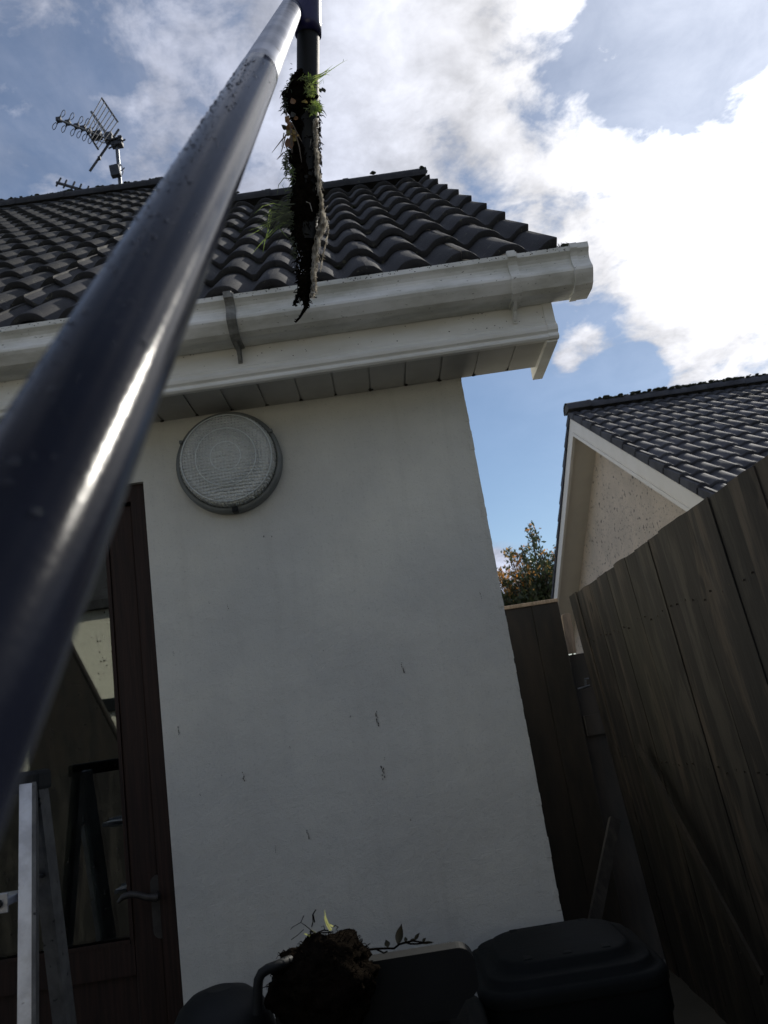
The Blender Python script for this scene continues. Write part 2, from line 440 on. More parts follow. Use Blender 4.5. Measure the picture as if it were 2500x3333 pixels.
# ------------------------------------------------------------------ geometry helpers
class MB:
    def __init__(s):
        s.v, s.f, s.m, s.sm = [], [], [], []

    def add(s, vs, fs, mi=0, smooth=False):
        o = len(s.v)
        s.v += [tuple(a) for a in vs]
        for f in fs:
            s.f.append([o + i for i in f])
            s.m.append(mi)
            s.sm.append(smooth)

    def box(s, a, b, mi=0, rot=None, piv=None, bev=0.0):
        (x0, y0, z0), (x1, y1, z1) = a, b
        if bev:
            bm = bmesh.new()
            bmesh.ops.create_cube(bm, size=1)
            for v in bm.verts:
                v.co = Vector(((x0 + x1) / 2 + v.co.x * (x1 - x0), (y0 + y1) / 2 + v.co.y * (y1 - y0), (z0 + z1) / 2 + v.co.z * (z1 - z0)))
            bmesh.ops.bevel(bm, geom=bm.edges[:], offset=bev, segments=2, profile=0.5, affect='EDGES')
            vs = [v.co.copy() for v in bm.verts]
            bm.verts.index_update()
            fs = [[v.index for v in f.verts] for f in bm.faces]
            bm.free()
        else:
            vs = [Vector(q) for q in ((x0, y0, z0), (x1, y0, z0), (x1, y1, z0), (x0, y1, z0), (x0, y0, z1), (x1, y0, z1), (x1, y1, z1), (x0, y1, z1))]
            fs = [(0, 3, 2, 1), (4, 5, 6, 7), (0, 1, 5, 4), (1, 2, 6, 5), (2, 3, 7, 6), (3, 0, 4, 7)]
        if rot is not None:
            pv = Vector(piv if piv else ((x0 + x1) / 2, (y0 + y1) / 2, (z0 + z1) / 2))
            vs = [rot @ (v - pv) + pv for v in vs]
        s.add(vs, fs, mi, bool(bev) and False)

    def bar(s, p, q, wd, th, up=(0, 0, 1), mi=0, bev=0.0):
        """box along p-q, width wd along side, thickness th along up"""
        p, q = Vector(p), Vector(q)
        d = (q - p)
        L = d.length
        d.normalize()
        u = Vector(up)
        sd_ = d.cross(u).normalized()
        u = sd_.cross(d).normalized()
        vs = []
        for t in (0, L):
            for a, b_ in ((-1, -1), (1, -1), (1, 1), (-1, 1)):
                vs.append(p + d * t + sd_ * a * wd / 2 + u * b_ * th / 2)
        s.add(vs, [(0, 1, 2, 3), (7, 6, 5, 4), (0, 4, 5, 1), (1, 5, 6, 2), (2, 6, 7, 3), (3, 7, 4, 0)], mi)

    def tube(s, pts, rad, seg=10, mi=0, cap=True, flat=None):
        pts = [Vector(a) for a in pts]
        n = len(pts)
        if not isinstance(rad, (list, tuple)):
            rad = [rad] * n
        vs, fs = [], []
        prev = None
        for i in range(n):
            d = (pts[min(i + 1, n - 1)] - pts[max(i - 1, 0)]).normalized()
            if prev is None:
                a = d.orthogonal().normalized()
            else:
                a = (prev - d * prev.dot(d)).normalized()
            prev = a
            b_ = d.cross(a)
            for j in range(seg):
                t = 2 * math.pi * j / seg
                vs.append(pts[i] + (a * math.cos(t) + b_ * math.sin(t)) * rad[i])
        for i in range(n - 1):
            for j in range(seg):
                k2 = (j + 1) % seg
                fs.append((i * seg + j, i * seg + k2, (i + 1) * seg + k2, (i + 1) * seg + j))
        s.add(vs, fs, mi, True)
        if cap:
            s.add([vs[j] for j in range(seg)], [list(range(seg))[::-1]], mi)
            s.add([vs[(n - 1) * seg + j] for j in range(seg)], [list(range(seg))], mi)

    def prism(s, poly, axis, a, b, mi=0):
        """extrude a closed 2-D polygon along axis 'x','y' or 'z' from a to b"""
        def P(q, t):
            return {'x': (t, q[0], q[1]), 'y': (q[0], t, q[1]), 'z': (q[0], q[1], t)}[axis]
        n = len(poly)
        vs = [P(q, a) for q in poly] + [P(q, b) for q in poly]
        fs = [list(range(n))[::-1], [n + i for i in range(n)]]
        fs += [(i, (i + 1) % n, n + (i + 1) % n, n + i) for i in range(n)]
        s.add(vs, fs, mi)

    def build(s, name, mats, parent=None, smooth=None):
        me = bpy.data.meshes.new(name)
        me.from_pydata(s.v, [], s.f)
        if not isinstance(mats, (list, tuple)):
            mats = [mats]
        for m_ in mats:
            me.materials.append(m_)
        me.polygons.foreach_set('material_index', s.m)
        me.polygons.foreach_set('use_smooth', [smooth if smooth is not None else a for a in s.sm])
        me.update()
        bm = bmesh.new()
        bm.from_mesh(me)
        bmesh.ops.recalc_face_normals(bm, faces=bm.faces[:])
        bm.to_mesh(me)
        bm.free()
        o = bpy.data.objects.new(name, me)
        col.objects.link(o)
        if parent is not None:
            setp(o, parent)
        return o


def wloc(o):
    t = o.location.copy()
    while o.parent:
        o = o.parent
        t += o.location
    return t


def setp(o, parent):
    o.parent = parent
    root = parent
    while root.parent:
        root = root.parent
    if parent is root:
        o.matrix_parent_inverse = Matrix.Translation(-root.location)


def tag(o, label=None, cat=None, group=None, kind=None):
    for k_, v_ in (('label', label), ('category', cat), ('group', group), ('kind', kind)):
        if v_:
            o[k_] = v_
    return o


def thing(name, label, cat, loc=(0, 0, 0), group=None):
    o = bpy.data.objects.new(name, None)
    o.empty_display_size = 0.1
    o.location = loc
    col.objects.link(o)
    return tag(o, label, cat, group)


def fbm(p, sc, octv=4):
    return mnoise.fractal(Vector(p) * sc, 0.9, 2.0, octv)


# ------------------------------------------------------------------ ground
g = MB()
N = 24
for i in range(N):
    for j in range(N):
        pass
g.add([(-150, -150, 0), (150, -150, 0), (150, 150, 0), (-150, 150, 0)], [(0, 1, 2, 3)])
tag(g.build('ground', M_slab), kind='structure')

# ------------------------------------------------------------------ tiled roofs
WAVE = 0.132


def wprof(x, amp):
    u = 2 * math.pi * x / WAVE
    return amp * (0.5 + 0.5 * math.cos(u - 0.45 * math.sin(u)))


def tiles(x0, x1, ye, ze, pitch, length, gauge, amp=0.034, thick=0.026, ysign=1, verge=None, seed=1, nx=11):
    """courses of double-wave interlocking tiles. eave at (ye, ze); ysign=+1 climbs towards +y"""
    r_ = random.Random(seed)
    mb = MB()
    up = Vector((0, ysign * math.cos(pitch), math.sin(pitch)))
    nn = Vector((0, -ysign * math.sin(pitch), math.cos(pitch)))
    tw = 2 * WAVE
    nt_ = int(math.ceil((x1 - x0) / tw))
    nc = int(math.ceil(length / gauge))
    for c in range(nc):
        s0 = c * gauge
        s1 = min(s0 + gauge + 0.05, length + 0.02)
        for t in range(nt_):
            xr = x1 - t * tw                       # tiles run from the right verge leftwards
            xl = max(xr - tw, x0)
            if xr - xl < 0.02:
                continue
            j1, j2, j3 = r_.uniform(-.0015, .0025), r_.uniform(-.003, .003), r_.uniform(-.003, .003)
            vs, fs = [], []
            rows = 4
            for i in range(2 * nx + 1):
                x = xl + (xr - xl) * i / (2 * nx)
                h = wprof(x - x1, amp) + j1 + (x - xl) * j2 * 0.6
                edge = thick
                for (ss, hh) in ((s0 + j3 + 0.003, h + 0.0035), (s0 + j3 - 0.001, h + edge - 0.002), (s0 + j3 + 0.004, h + edge),
                                 ((s0 + s1) / 2, h + edge * 0.5), (s1, h)):
                    vs.append(Vector((x, ye, ze)) + up * ss + nn * hh)
            rr = 5
            for i in range(2 * nx):
                for q in range(rr - 1):
                    a = i * rr + q
                    fs.append((a, a + 1, a + rr + 1, a + rr))
            mb.add(vs, fs, 0, True)
            # underside of the nose
            # right-hand edge of the verge tile (and of a rare slipped tile)
            if t == 0:
                e = [vs[(2 * nx) * rr + q] for q in range(rr)]
                lo_ = [v - nn * 0.030 for v in (e[0], e[3], e[4])]
                mb.add(e + lo_, [(0, 5, 6, 3, 2, 1), (3, 6, 7, 4)], 0)
                # flat cloaked return of the verge tile
                mb.add([e[0], e[0] - nn * .03, e[0] - nn * .03 - Vector((.05, 0, 0)), e[0] - Vector((.05, 0, 0))], [(0, 1, 2, 3)])
    return mb


def ridge(x0, x1, y, z, rad, seed, seg=0.45, gap=True, squash=0.8):
    r_ = random.Random(seed)
    mb = MB()
    x = x1
    while x > x0 + 0.05:
        xa = max(x - seg, x0)
        dz = r_.uniform(-.003, .004)
        vs, fs = [], []
        K = 12
        for (xx, rr) in ((x, rad + .004), (x - 0.03, rad + .004), (x - .035, rad), (xa - .01, rad - .002)):
            for i in range(K + 1):
                t = R(-12) + (math.pi + R(24)) * i / K
                vs.append((xx, y + rr * 1.05 * math.cos(t), z + dz + rr * squash * math.sin(t)))
        for q in range(3):
            for i in range(K):
                a = q * (K + 1) + i
                fs.append((a, a + 1, a + K + 2, a + K + 1))
        mb.add(vs, fs, 0, True)
        x -= seg
    # mortar core
    K = 10
    pl = [(y + rad * .93 * math.cos(math.pi * i / K), z - .01 + rad * squash * .93 * math.sin(math.pi * i / K)) for i in range(K + 1)]
    mb.prism(pl, 'x', x0, x1 - .008, 1)
    return mb


def moss_lumps(pts, size, seed, flat=0.6):
    r_ = random.Random(seed)
    mb = MB()
    for p_ in pts:
        s_ = size * r_.uniform(.5, 1.4)
        bm = bmesh.new()
        bmesh.ops.create_icosphere(bm, subdivisions=2, radius=1)
        off = Vector((r_.random() * 50, r_.random() * 50, 0))
        vs = []
        for v in bm.verts:
            k_ = 1 + 0.45 * fbm(v.co + off, 2.2, 3)
            vs.append(Vector(p_) + Vector((v.co.x * s_ * 1.3, v.co.y * s_, v.co.z * s_ * flat)) * k_)
        bm.verts.index_update()
        mb.add(vs, [[v.index for v in f.verts] for f in bm.faces], 0, True)
        bm.free()
    return mb


PITCH_R = R(41.4)
YE, ZE = -0.245, 2.470
SP, CP = math.sin(PITCH_R), math.cos(PITCH_R)
XV = 0.286
# ridges of the two roof heights
YR1, YR2 = 1.80, 3.80
L1_, L2_ = (YR1 - YE) / CP, (YR2 - YE) / CP
ZR1, ZR2 = ZE + L1_ * SP, ZE + L2_ * SP
XT = -1.27        # where the roof steps up

house = thing('rendered_bungalow', 'cream rendered bungalow with dark wavy roof tiles, white gutter and a brown glazed door', 'house', (-2.2, 1.5, 0))
# walls
ZS = 2.27
wl = MB()
XD0, XD1, ZD = -1.90, -0.967, 2.095
T = 0.25
# front wall leaves the door opening free
wl.box((-5.0, 0, 0), (XD0, T, ZS + .16))
wl.box((XD0, 0, ZD), (XD1, T, ZS + .16))
wl.box((XD1, 0, 0), (0, T, ZS + .16))
# gable side wall, rear wall, left wall
m_ = SP / CP


def zroof(y):
    return ZE + (y - YE) * m_


wl.prism([(T, 0), (T, zroof(T) - .06), (YR1, ZR1 - .06), (2 * YR1 - T, zroof(T) - .06), (2 * YR1 - T, 0)], 'x', -T, 0)
wl.box((-5.0, 2 * YR1 - T, 0), (-T, 2 * YR1, 2.4))
wl.prism([(T, 0), (T, zroof(T) - .06), (YR2, ZR2 - .06), (2 * YR2 - T, zroof(T) - .06), (2 * YR2 - T, 0)], 'x', -5.0, -5.0 + T)
wl.prism([(T + .4, zroof(T + .4) - .03), (YR2, ZR2 - .03), (2 * YR2 - T, zroof(T)), (2 * YR1 - T, 2.4), (T + .4, 2.4)], 'x', XT - .2, XT - .02)
wall = wl.build('wall', M_render, house)
# slightly ragged corner bead
cb = MB()
rc = random.Random(3)
zz = 0.02
while zz < ZS:
    hgt = rc.uniform(.012, .03)
    e = rc.uniform(0.0005, .0022)
    cb.box((-.012, -e, zz), (e, .012, zz + hgt * .96))
    zz += hgt
cb.build('corner_bead', M_render, wall)

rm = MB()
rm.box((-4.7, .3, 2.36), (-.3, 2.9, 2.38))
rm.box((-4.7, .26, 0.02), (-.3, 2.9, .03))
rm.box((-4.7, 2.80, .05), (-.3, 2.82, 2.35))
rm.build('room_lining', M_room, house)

# mud splashes on the wall (shape of each from the photo)
mud = MB()
rs = random.Random(12)
for (px, py, ln, wd) in [(1228, 2335, 34, 5), (1246, 2512, 30, 5), (1310, 2170, 26, 4), (582, 2376, 20, 3), (792, 2524, 22, 4), (1003, 2712, 20, 4),
                         (742, 1975, 16, 2.5), (860, 1745, 3, 3), (945, 2430, 6, 2), (897, 2760, 16, 2), (1053, 2117, 5, 2), (682, 1960, 6, 2),
                         (885, 1746, 2.5, 2.5), (723, 2520, 5, 2), (652, 2585, 6, 2), (1567, 1945, 14, 2), (1140, 2330, 4, 2), (1335, 2665, 5, 2),
                         (565, 2125, 12, 2), (1250, 2466, 8, 3), (1705, 2310, 6, 2), (842, 1850, 3, 2), (1562, 1930, 5, 2)]:
    c_ = at(px, py, y=0)
    n_ = max(2, int(ln / 4))
    for i in range(n_):
        a = c_ + Vector((rs.uniform(-.5, .5) * wd * .0012, 0, (i / n_ - .5) * ln * .0010 * 1.2))
        s_ = wd * .0004 * rs.uniform(.5, 1.2)
        pts = []
        kk = 7
        for q in range(kk):
            t = 2 * math.pi * q / kk
            rr = s_ * rs.uniform(.5, 1.3)
            pts.append((a.x + rr * math.cos(t) * .8, -0.0012, a.z + rr * math.sin(t) * 2.0))
        pts2 = [(x_, -.0024, z_) for (x_, y_, z_) in pts]
        mud.add(pts + pts2, [list(range(kk, 2 * kk))] + [(q, (q + 1) % kk, kk + (q + 1) % kk, kk + q) for q in range(kk)])
o = mud.build('mud_splatter', M_grime, wall)
tag(o, kind='stuff')

# soffit: grooved boards
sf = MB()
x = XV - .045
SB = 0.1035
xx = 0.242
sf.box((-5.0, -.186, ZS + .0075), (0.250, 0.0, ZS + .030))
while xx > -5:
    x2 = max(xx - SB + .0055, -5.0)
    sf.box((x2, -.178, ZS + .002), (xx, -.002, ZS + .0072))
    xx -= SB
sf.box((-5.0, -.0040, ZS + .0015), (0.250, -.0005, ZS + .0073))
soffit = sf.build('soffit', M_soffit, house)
dm = MB()
rc = random.Random(5)
xx = 0.242
dpts = []
while xx > -2.2:
    xx -= SB
    if xx < -.02 or True:
        for q in range(3):
            dpts.append((xx + .0035 + rc.uniform(-.004, .004), -.006 - rc.random() * .006, ZS + rc.uniform(.0, .004)))
tag(moss_lumps(dpts, .0034, 4).build('cobweb_dirt', M_grime, soffit), kind='stuff')

# fascia with a rounded bottom lip
fs_ = MB()
YF = -0.190
XF = 0.256


def extr(mb, poly, x0, x1, mi=0, smooth=False):
    n = len(poly)
    vs = [(x0, a, b_) for a, b_ in poly] + [(x1, a, b_) for a, b_ in poly]
    f_ = [(i, (i + 1) % n, n + (i + 1) % n, n + i) for i in range(n)]
    mb.add(vs, f_, mi, smooth)
    mb.add(vs[:n], [list(range(n))[::-1]], mi)
    mb.add(vs[n:], [list(range(n))], mi)


lip = [(YF + .012, ZS - .004), (YF - .002, ZS - .004), (YF - .007, ZS + .001), (YF - .007, ZS + .006), (YF - .003, ZS + .0095), (YF - .003, ZS + .013),
       (YF - .010, ZS + .019), (YF - .012, ZS + .027), (YF - .009, ZS + .035), (YF - .003, ZS + .039), (YF - .0035, ZS + .045), (YF, ZS + .049),
       (YF, ZS + .22), (YF + .018, ZS + .22), (YF + .018, ZS + .012)]
extr(fs_, lip, -5.0, XF - .020)
fascia = fs_.build('fascia', M_upvc, house)
# corner cap of the fascia and boxed end with the rising bargeboard
bx = MB()
lip2 = [(a - .0025, b_) for a, b_ in lip[:-3]] + [(YF - .0025, ZS + .20), (YF + .01, ZS + .20), (YF + .01, ZS + .003)]
extr(bx, lip2, XF - .0235, XF + .004)
bx.prism([(YF + .004, ZS - .010), (-.001, ZS - .014), (.06, ZS - .014), (.02, 2.60), (YF + .004, 2.47)], 'x', XF - .030, XF)
zb = lambda y: zroof(y) - .055
bx.prism([(0.0, 2.44), (YR1, zb(YR1) - .17), (YR1, zb(YR1)), (-.10, zb(-.10))], 'x', XF - .018, XF - .001)
bx.prism([(2 * YR1, 2.44), (YR1, zb(YR1) - .17), (YR1, zb(YR1)), (2 * YR1 + .1, zb(-.10))], 'x', XF - .018, XF - .001)
bx.build('bargeboard', M_upvc, house)

# roof tiles
rt = tiles(XT, XV, YE, ZE, PITCH_R, L1_ - .03, 0.315, verge=True, seed=2)
roof = rt.build('roof', M_tile, house)
rt2 = tiles(-5.1, XT, YE, ZE, PITCH_R, L2_ - .03, 0.315, seed=3, amp=.036)
r2 = rt2.build('roof', M_tile_dark, house)
for (x0_, x1_, yr, zr, L) in ((XT, XV, YR1, ZR1, L1_), (-5.1, XT, YR2, ZR2, L2_)):
    bk = MB()
    bk.add([(x0_, yr, zr), (x1_, yr, zr), (x1_, yr + L * CP, zr - L * SP), (x0_, yr + L * CP, zr - L * SP)], [(0, 1, 2, 3)])
    ob = bk.build('roof_back', M_tile, roof if x1_ == XV else r2)
    md = ob.modifiers.new('s', 'SOLIDIFY')
    md.thickness = .03
# felt / underlay so no light leaks between tiles
un = MB()
for (x0_, x1_, L) in ((XT - .05, XV - .035, L1_), (-5.1, XT, L2_)):
    a = Vector((0, YE + .06, ZE + .03))
    b_ = Vector((0, YE + L * CP, ZE + L * SP - .03))
    un.add([(x0_, a.y, a.z), (x1_, a.y, a.z), (x1_, b_.y, b_.z), (x0_, b_.y, b_.z)], [(0, 1, 2, 3)])
un.build('roof_underlay', M_mortar, roof)
rg = ridge(XT, XV + .005, YR1, ZR1 + .012, .085, 4)
rg.build('ridge_tiles', [M_tile, M_mortar], roof)
rg = ridge(-5.1, XT + .02, YR2, ZR2 + .012, .10, 5, seg=.42, squash=.85)
rg.build('ridge_tiles', [M_tile, M_mortar], r2)
rc = random.Random(9)
pts = [(rc.uniform(-4.6, XT), YR2 + rc.uniform(-.07, .03), ZR2 + .012 + rc.uniform(.052, .076)) for i in range(600)]
tag(moss_lumps(pts, .014, 3).build('ridge_moss', M_moss, r2), kind='stuff')
pts = [(XV + rc.uniform(-.02, .004), YR1 - .07 + rc.uniform(-.02, .1), ZR1 + rc.uniform(-.02, .055)) for i in range(26)]
pts += [(rc.uniform(XT, XV), YR1 + rc.uniform(-.09, .03), ZR1 + .012 + rc.uniform(.02, .058)) for i in range(40)]
tag(moss_lumps(pts, .010, 6).build('ridge_moss', M_moss, roof), kind='stuff')

rc = random.Random(19)
up_ = Vector((0, CP, SP))
nn_ = Vector((0, -SP, CP))
for (x0_, x1_, L, ro, n__, sd__) in ((XT, XV - .03, L1_, roof, 90, 61), (-3.4, XT, L2_, r2, 150, 62)):
    pts = []
    for i in range(n__):
        c_ = rc.randrange(0, int(L / .315) - 1)
        xq = x1_ - WAVE * (rc.randrange(0, int((x1_ - x0_) / WAVE)) + .5 + rc.uniform(-.25, .25))
        q_ = Vector((xq, YE, ZE)) + up_ * (c_ * .315 + rc.uniform(-.025, .0)) + nn_ * (.006 + rc.uniform(0, .010))
        pts.append(tuple(q_))
    tag(moss_lumps(pts, .008, sd__, .6).build('roof_moss', M_moss, ro), kind='stuff')

# ogee gutter
gu = MB()
GT = 2.479
GY = YF
prof = [(-.002, 0), (-.002, -.104), (-.060, -.106), (-.078, -.099), (-.096, -.079), (-.1015, -.071), (-.102, -.064), (-.097, -.055), (-.0925, -.046),
        (-.091, -.038), (-.092, -.030), (-.097, -.022), (-.103, -.0165), (-.1055, -.0145), (-.1065, -.013), (-.1065, 0), (-.1025, 0.0015), (-.1005, 0),
        (-.1015, -.012), (-.093, -.020), (-.087, -.030), (-.0865, -.045), (-.097, -.066), (-.091, -.078), (-.075, -.095), (-.060, -.101), (-.006, -.099), (-.006, 0)]
gp = [(GY + a, GT + b_) for a, b_ in prof]
GX1 = 0.357
extr(gu, gp, -5.0, GX1 - .03)
gutter = gu.build('gutter', M_gutter, house)


M_gutter_d = mat('grimy_gutter_plastic', (0.26, 0.26, 0.24), (0.12, 0.12, 0.105), rough=0.6, nscale=30)


def profband(x0, x1, out, name, extra=None, parent=gutter, mt_=None):
    """a band hugging the outside of the gutter profile"""
    mb = MB()
    outer = prof[1:16]
    cy, cz = -.05, -.05
    po = []
    for a, b_ in outer:
        d_ = Vector((a - cy, b_ - cz))
        d_ = d_.normalized() * out
        po.append((GY + min(a + d_.x, -.0005), GT + b_ + d_.y))
    po.append((GY - .1065 - out * .8, GT + .004))
    po.append((GY - .094, GT + .004))
    po.append((GY - .094, GT - .004))
    pi = [(GY + a, GT + b_) for a, b_ in reversed(outer[:-1])]
    extr(mb, po + pi, x0, x1)
    if extra:
        extra(mb)
    return mb.build(name, mt_ or M_gutter, parent)


def brk(x):
    def ex(mb):
        # back rib down the fascia below the gutter
        mb.prism([(GY - .001, GT - .15), (GY - .012, GT - .148), (GY - .026, GT - .128), (GY - .078, GT - .100), (GY - .04, GT - .1), (GY - .001, GT - .105)], 'x', x + .006, x + .0145)
        mb.box((x - .001, GY - .114, GT - .012), (x + .022, GY - .098, GT + .008), bev=.002)
        mb.box((x + .004, GY - .005, GT - .152), (x + .0165, GY - .0005, GT - .11))
    return ex


for bx_ in (0.139, -0.630):
    profband(bx_, bx_ + .026, .0055, 'gutter_bracket', brk(bx_), mt_=M_gutter if bx_ > 0 else M_gutter_d)
    mb = MB()
for bx_ in (-1.46, -2.26, -3.06):
    profband(bx_, bx_ + .026, .0055, 'gutter_bracket', brk(bx_))
# end stop: socket band, outer shell and closing plate
profband(GX1 - .047, GX1 - .028, .0075, 'end_socket')
eb = MB()
outer = prof[1:16]
po = []
for a, b_ in [(-.002, 0.002)] + outer + [(-.1065, .002)]:
    d_ = Vector((a + .05, b_ + .05)).normalized() * .004
    po.append((GY + min(a + d_.x, 0), GT + b_ + d_.y))
extr(eb, po, GX1 - .028, GX1 + .004)
eb.build('end_cap', M_gutter, gutter)
# soil and moss inside the gutter
gs = MB()
gs.box((-5.0, GY - .088, GT - .07), (GX1 - .031, GY - .012, GT - .028))
rc = random.Random(31)
gs.build('gutter_silt', M_soil, gutter)
pts = [(rc.gauss(.295, .020), GY - .07 + rc.uniform(-.02, .02), GT + rc.uniform(-.01, .014)) for i in range(46)]
mt = moss_lumps(pts, .0065, 8, .8)
for i in range(130):
    p_ = Vector((rc.gauss(.297, .014), GY - .07 + rc.uniform(-.02, .02), GT + .012))
    q_ = p_ + Vector((rc.uniform(-.010, .010), rc.uniform(-.008, .008), rc.uniform(.004, .013)))
    mt.tube([p_, q_], [.0008, .0003], 4, 0, False)
moss_t = mt.build('moss_tuft', M_moss)
tag(moss_t, 'small dark moss tuft poking over the lip at the right end of the gutter', 'moss')
# small grime stains along the lip
pts = []
for i in range(240):
    xq = rc.uniform(-1.6, .3)
    pts.append((xq, GY - .1068, GT - rc.uniform(.0, 1.0) ** 1.5 * .012))
for i in range(60):
    pts.append((rc.uniform(-1.5, .25), YF - .0005, ZS + rc.uniform(.05, .11)))
for (px, py) in [(1345, 892), (1233, 905), (610, 1085), (1585, 1068), (1627, 1067), (1657, 1083), (838, 1158), (1105, 1137)]:
    q_ = at(px, py, y=YF - .001)
    pts.append(tuple(q_))
gm = moss_lumps(pts, .0011, 18, .8)
tag(gm.build('dirt_specks', M_grime, gutter), kind='stuff')

# ------------------------------------------------------------------ door in the house wall
dr = MB()
YD = 0.03
dr.box((XD1 - .045, YD - .015, 0.02), (XD1, YD + .06, ZD))
dr.box((XD0, YD - .015, 0.02), (XD0 + .045, YD + .06, ZD))
dr.box((XD0 + .045, YD - .015, ZD - .05), (XD1 - .045, YD + .06, ZD))
# sash with stiles, rails and a lower panel
xs0, xs1 = XD0 + .05, XD1 - .05
door_frame = dr.build('door_frame', M_wood_door, house)
ds = MB()
ys = YD + .004
ds.box((xs1 - .073, ys, .04), (xs1, ys + .05, ZD - .055), bev=.004)
ds.box((xs0, ys, .04), (xs0 + .073, ys + .05, ZD - .055), bev=.004)
ds.box((xs0 + .073, ys, ZD - .14), (xs1 - .073, ys + .05, ZD - .055))
ds.box((xs0 + .073, ys, .80), (xs1 - .073, ys + .05, .885))
ds.box((xs0 + .073, ys + .012, .12), (xs1 - .073, ys + .04, .80))
ds.box((xs0 + .073, ys, .04), (xs1 - .073, ys + .05, .12))
door = ds.build('door', M_wood_door, house)
for (a_, b_) in (((xs0 + .073, ys + .014, .885), (xs1 - .073, ys + .018, ZD - .14)), ((xs0 + .073, ys + .034, .885), (xs1 - .073, ys + .038, ZD - .14))):
    gl = MB()
    gl.box(a_, b_)
    gl.build('glass_pane', M_glass, door)
# beads round the glass
bd = MB()
bd.box((xs1 - .083, ys - .003, .885), (xs1 - .073, ys + .013, ZD - .14))
bd.box((xs0 + .073, ys - .003, .885), (xs0 + .083, ys + .013, ZD - .14))
bd.box((xs0 + .083, ys - .003, .875), (xs1 - .083, ys + .013, .885))
bd.build('glazing_bead', M_wood_door, door)
# rain drops on the glass
rc = random.Random(77)
dp = MB()
for i in range(420):
    q_ = Vector((xs1 - .083 - rc.random() ** 1.2 * .42, ys + .0135, rc.uniform(.9, 1.9)))
    s_ = rc.uniform(.0009, .0024)
    K = 6
    ring = [(q_.x + s_ * math.cos(2 * math.pi * j / K), q_.y, q_.z + s_ * 1.15 * math.sin(2 * math.pi * j / K)) for j in range(K)]
    ring2 = [(q_.x + s_ * .6 * math.cos(2 * math.pi * j / K), q_.y - s_ * .5, q_.z + s_ * .7 * math.sin(2 * math.pi * j / K)) for j in range(K)]
    dp.add(ring + ring2, [(j, (j + 1) % K, K + (j + 1) % K, K + j) for j in range(K)] + [list(range(K, 2 * K))], 0, True)
tag(dp.build('rain_drops', M_grime, door), kind='stuff')
# handle: long backplate and curved lever
hd = MB()
hx = (at(518, 2900, y=ys).x)
hz0, hz1 = at(528, 3052, y=ys).z, at(510, 2846, y=ys).z
K = 8
pl = []
for i in range(K + 1):
    t = math.pi * i / K
    pl.append((hx + .0195 * math.cos(t), hz1 - .0195 + .0195 * math.sin(t)))
for i in range(K + 1):
    t = math.pi + math.pi * i / K
    pl.append((hx + .0195 * math.cos(t), hz0 + .0195 + .0195 * math.sin(t)))
hd.prism(pl, 'y', ys - .009, ys - .0005)
lz = at(515, 2920, y=ys - .04).z
hd.tube([(hx, ys - .008, lz), (hx, ys - .045, lz)], .010, 10)
lv = [at(515, 2921, y=ys - .045), at(478, 2921, y=ys - .048), at(450, 2913, y=ys - .048), at(425, 2911, y=ys - .048), at(400, 2920, y=ys - .048), at(384, 2938, y=ys - .048)]
hd.tube(lv, [.010, .009, .008, .009, .008, .004], 10)
hd.build('handle', M_handle, door)

# ------------------------------------------------------------------ bulkhead light
lc = at(741, 1496, y=-.045)
lamp = thing('wall_light', 'round grey bulkhead light with ribbed glass on the cream wall just under the soffit', 'wall light', (lc.x, 0, lc.z))
RL = 0.153


def rings(mb, prof_, seg=72, mi=0, smooth=True, ctr=lc, tooth=None):
    vs, fs = [], []
    for (r_, y_) in prof_:
        for j in range(seg):
            t = 2 * math.pi * j / seg
            vs.append((ctr.x + r_ * math.cos(t), y_, ctr.z + r_ * math.sin(t)))
    for i in range(len(prof_) - 1):
        for j in range(seg):
            k2 = (j + 1) % seg
            fs.append((i * seg + j, i * seg + k2, (i + 1) * seg + k2, (i + 1) * seg + j))
    mb.add(vs, fs, mi, smooth)


lb = MB()
rings(lb, [(RL - .004, -.0005), (RL, -.004), (RL, -.028), (RL - .004, -.034), (RL - .010, -.036), (RL - .014, -.033), (RL - .016, -.02), (.0, -.018)])
base_o = lb.build('base', M_lampbase, lamp)
ll = MB()
# glass with a fluted rim and raised rings
pr = [(RL - .0145, -.030), (RL - .0145, -.048), (RL - .018, -.056)]
vs, fs = [], []
seg = 144
for i, (r_, y_) in enumerate(pr):
    for j in range(seg):
        t = 2 * math.pi * j / seg
        rr = r_ - (0.0022 if (j % 2) else 0)
        vs.append((lc.x + rr * math.cos(t), y_, lc.z + rr * math.sin(t)))
for i in range(2):
    for j in range(seg):
        k2 = (j + 1) % seg
        fs.append((i * seg + j, i * seg + k2, (i + 1) * seg + k2, (i + 1) * seg + j))
ll.add(vs, fs, 0, False)
cr = [(RL - .018, -.056), (RL - .021, -.0605), (RL - .0235, -.0595)]
for i in range(1, 26):
    r_ = (RL - .0235) * (1 - i / 26)
    y_ = -.0595 - .020 * (1 - (r_ / RL) ** 2)
    cr.append((r_, y_))
cr.append((0.0003, -.0797))
rings(ll, cr, seg=96)
glass_o = ll.build('glass', M_lens, lamp)
M_ring = mat('lens_ring', (0.66, 0.70, 0.67), (0.55, 0.58, 0.56), rough=0.3)
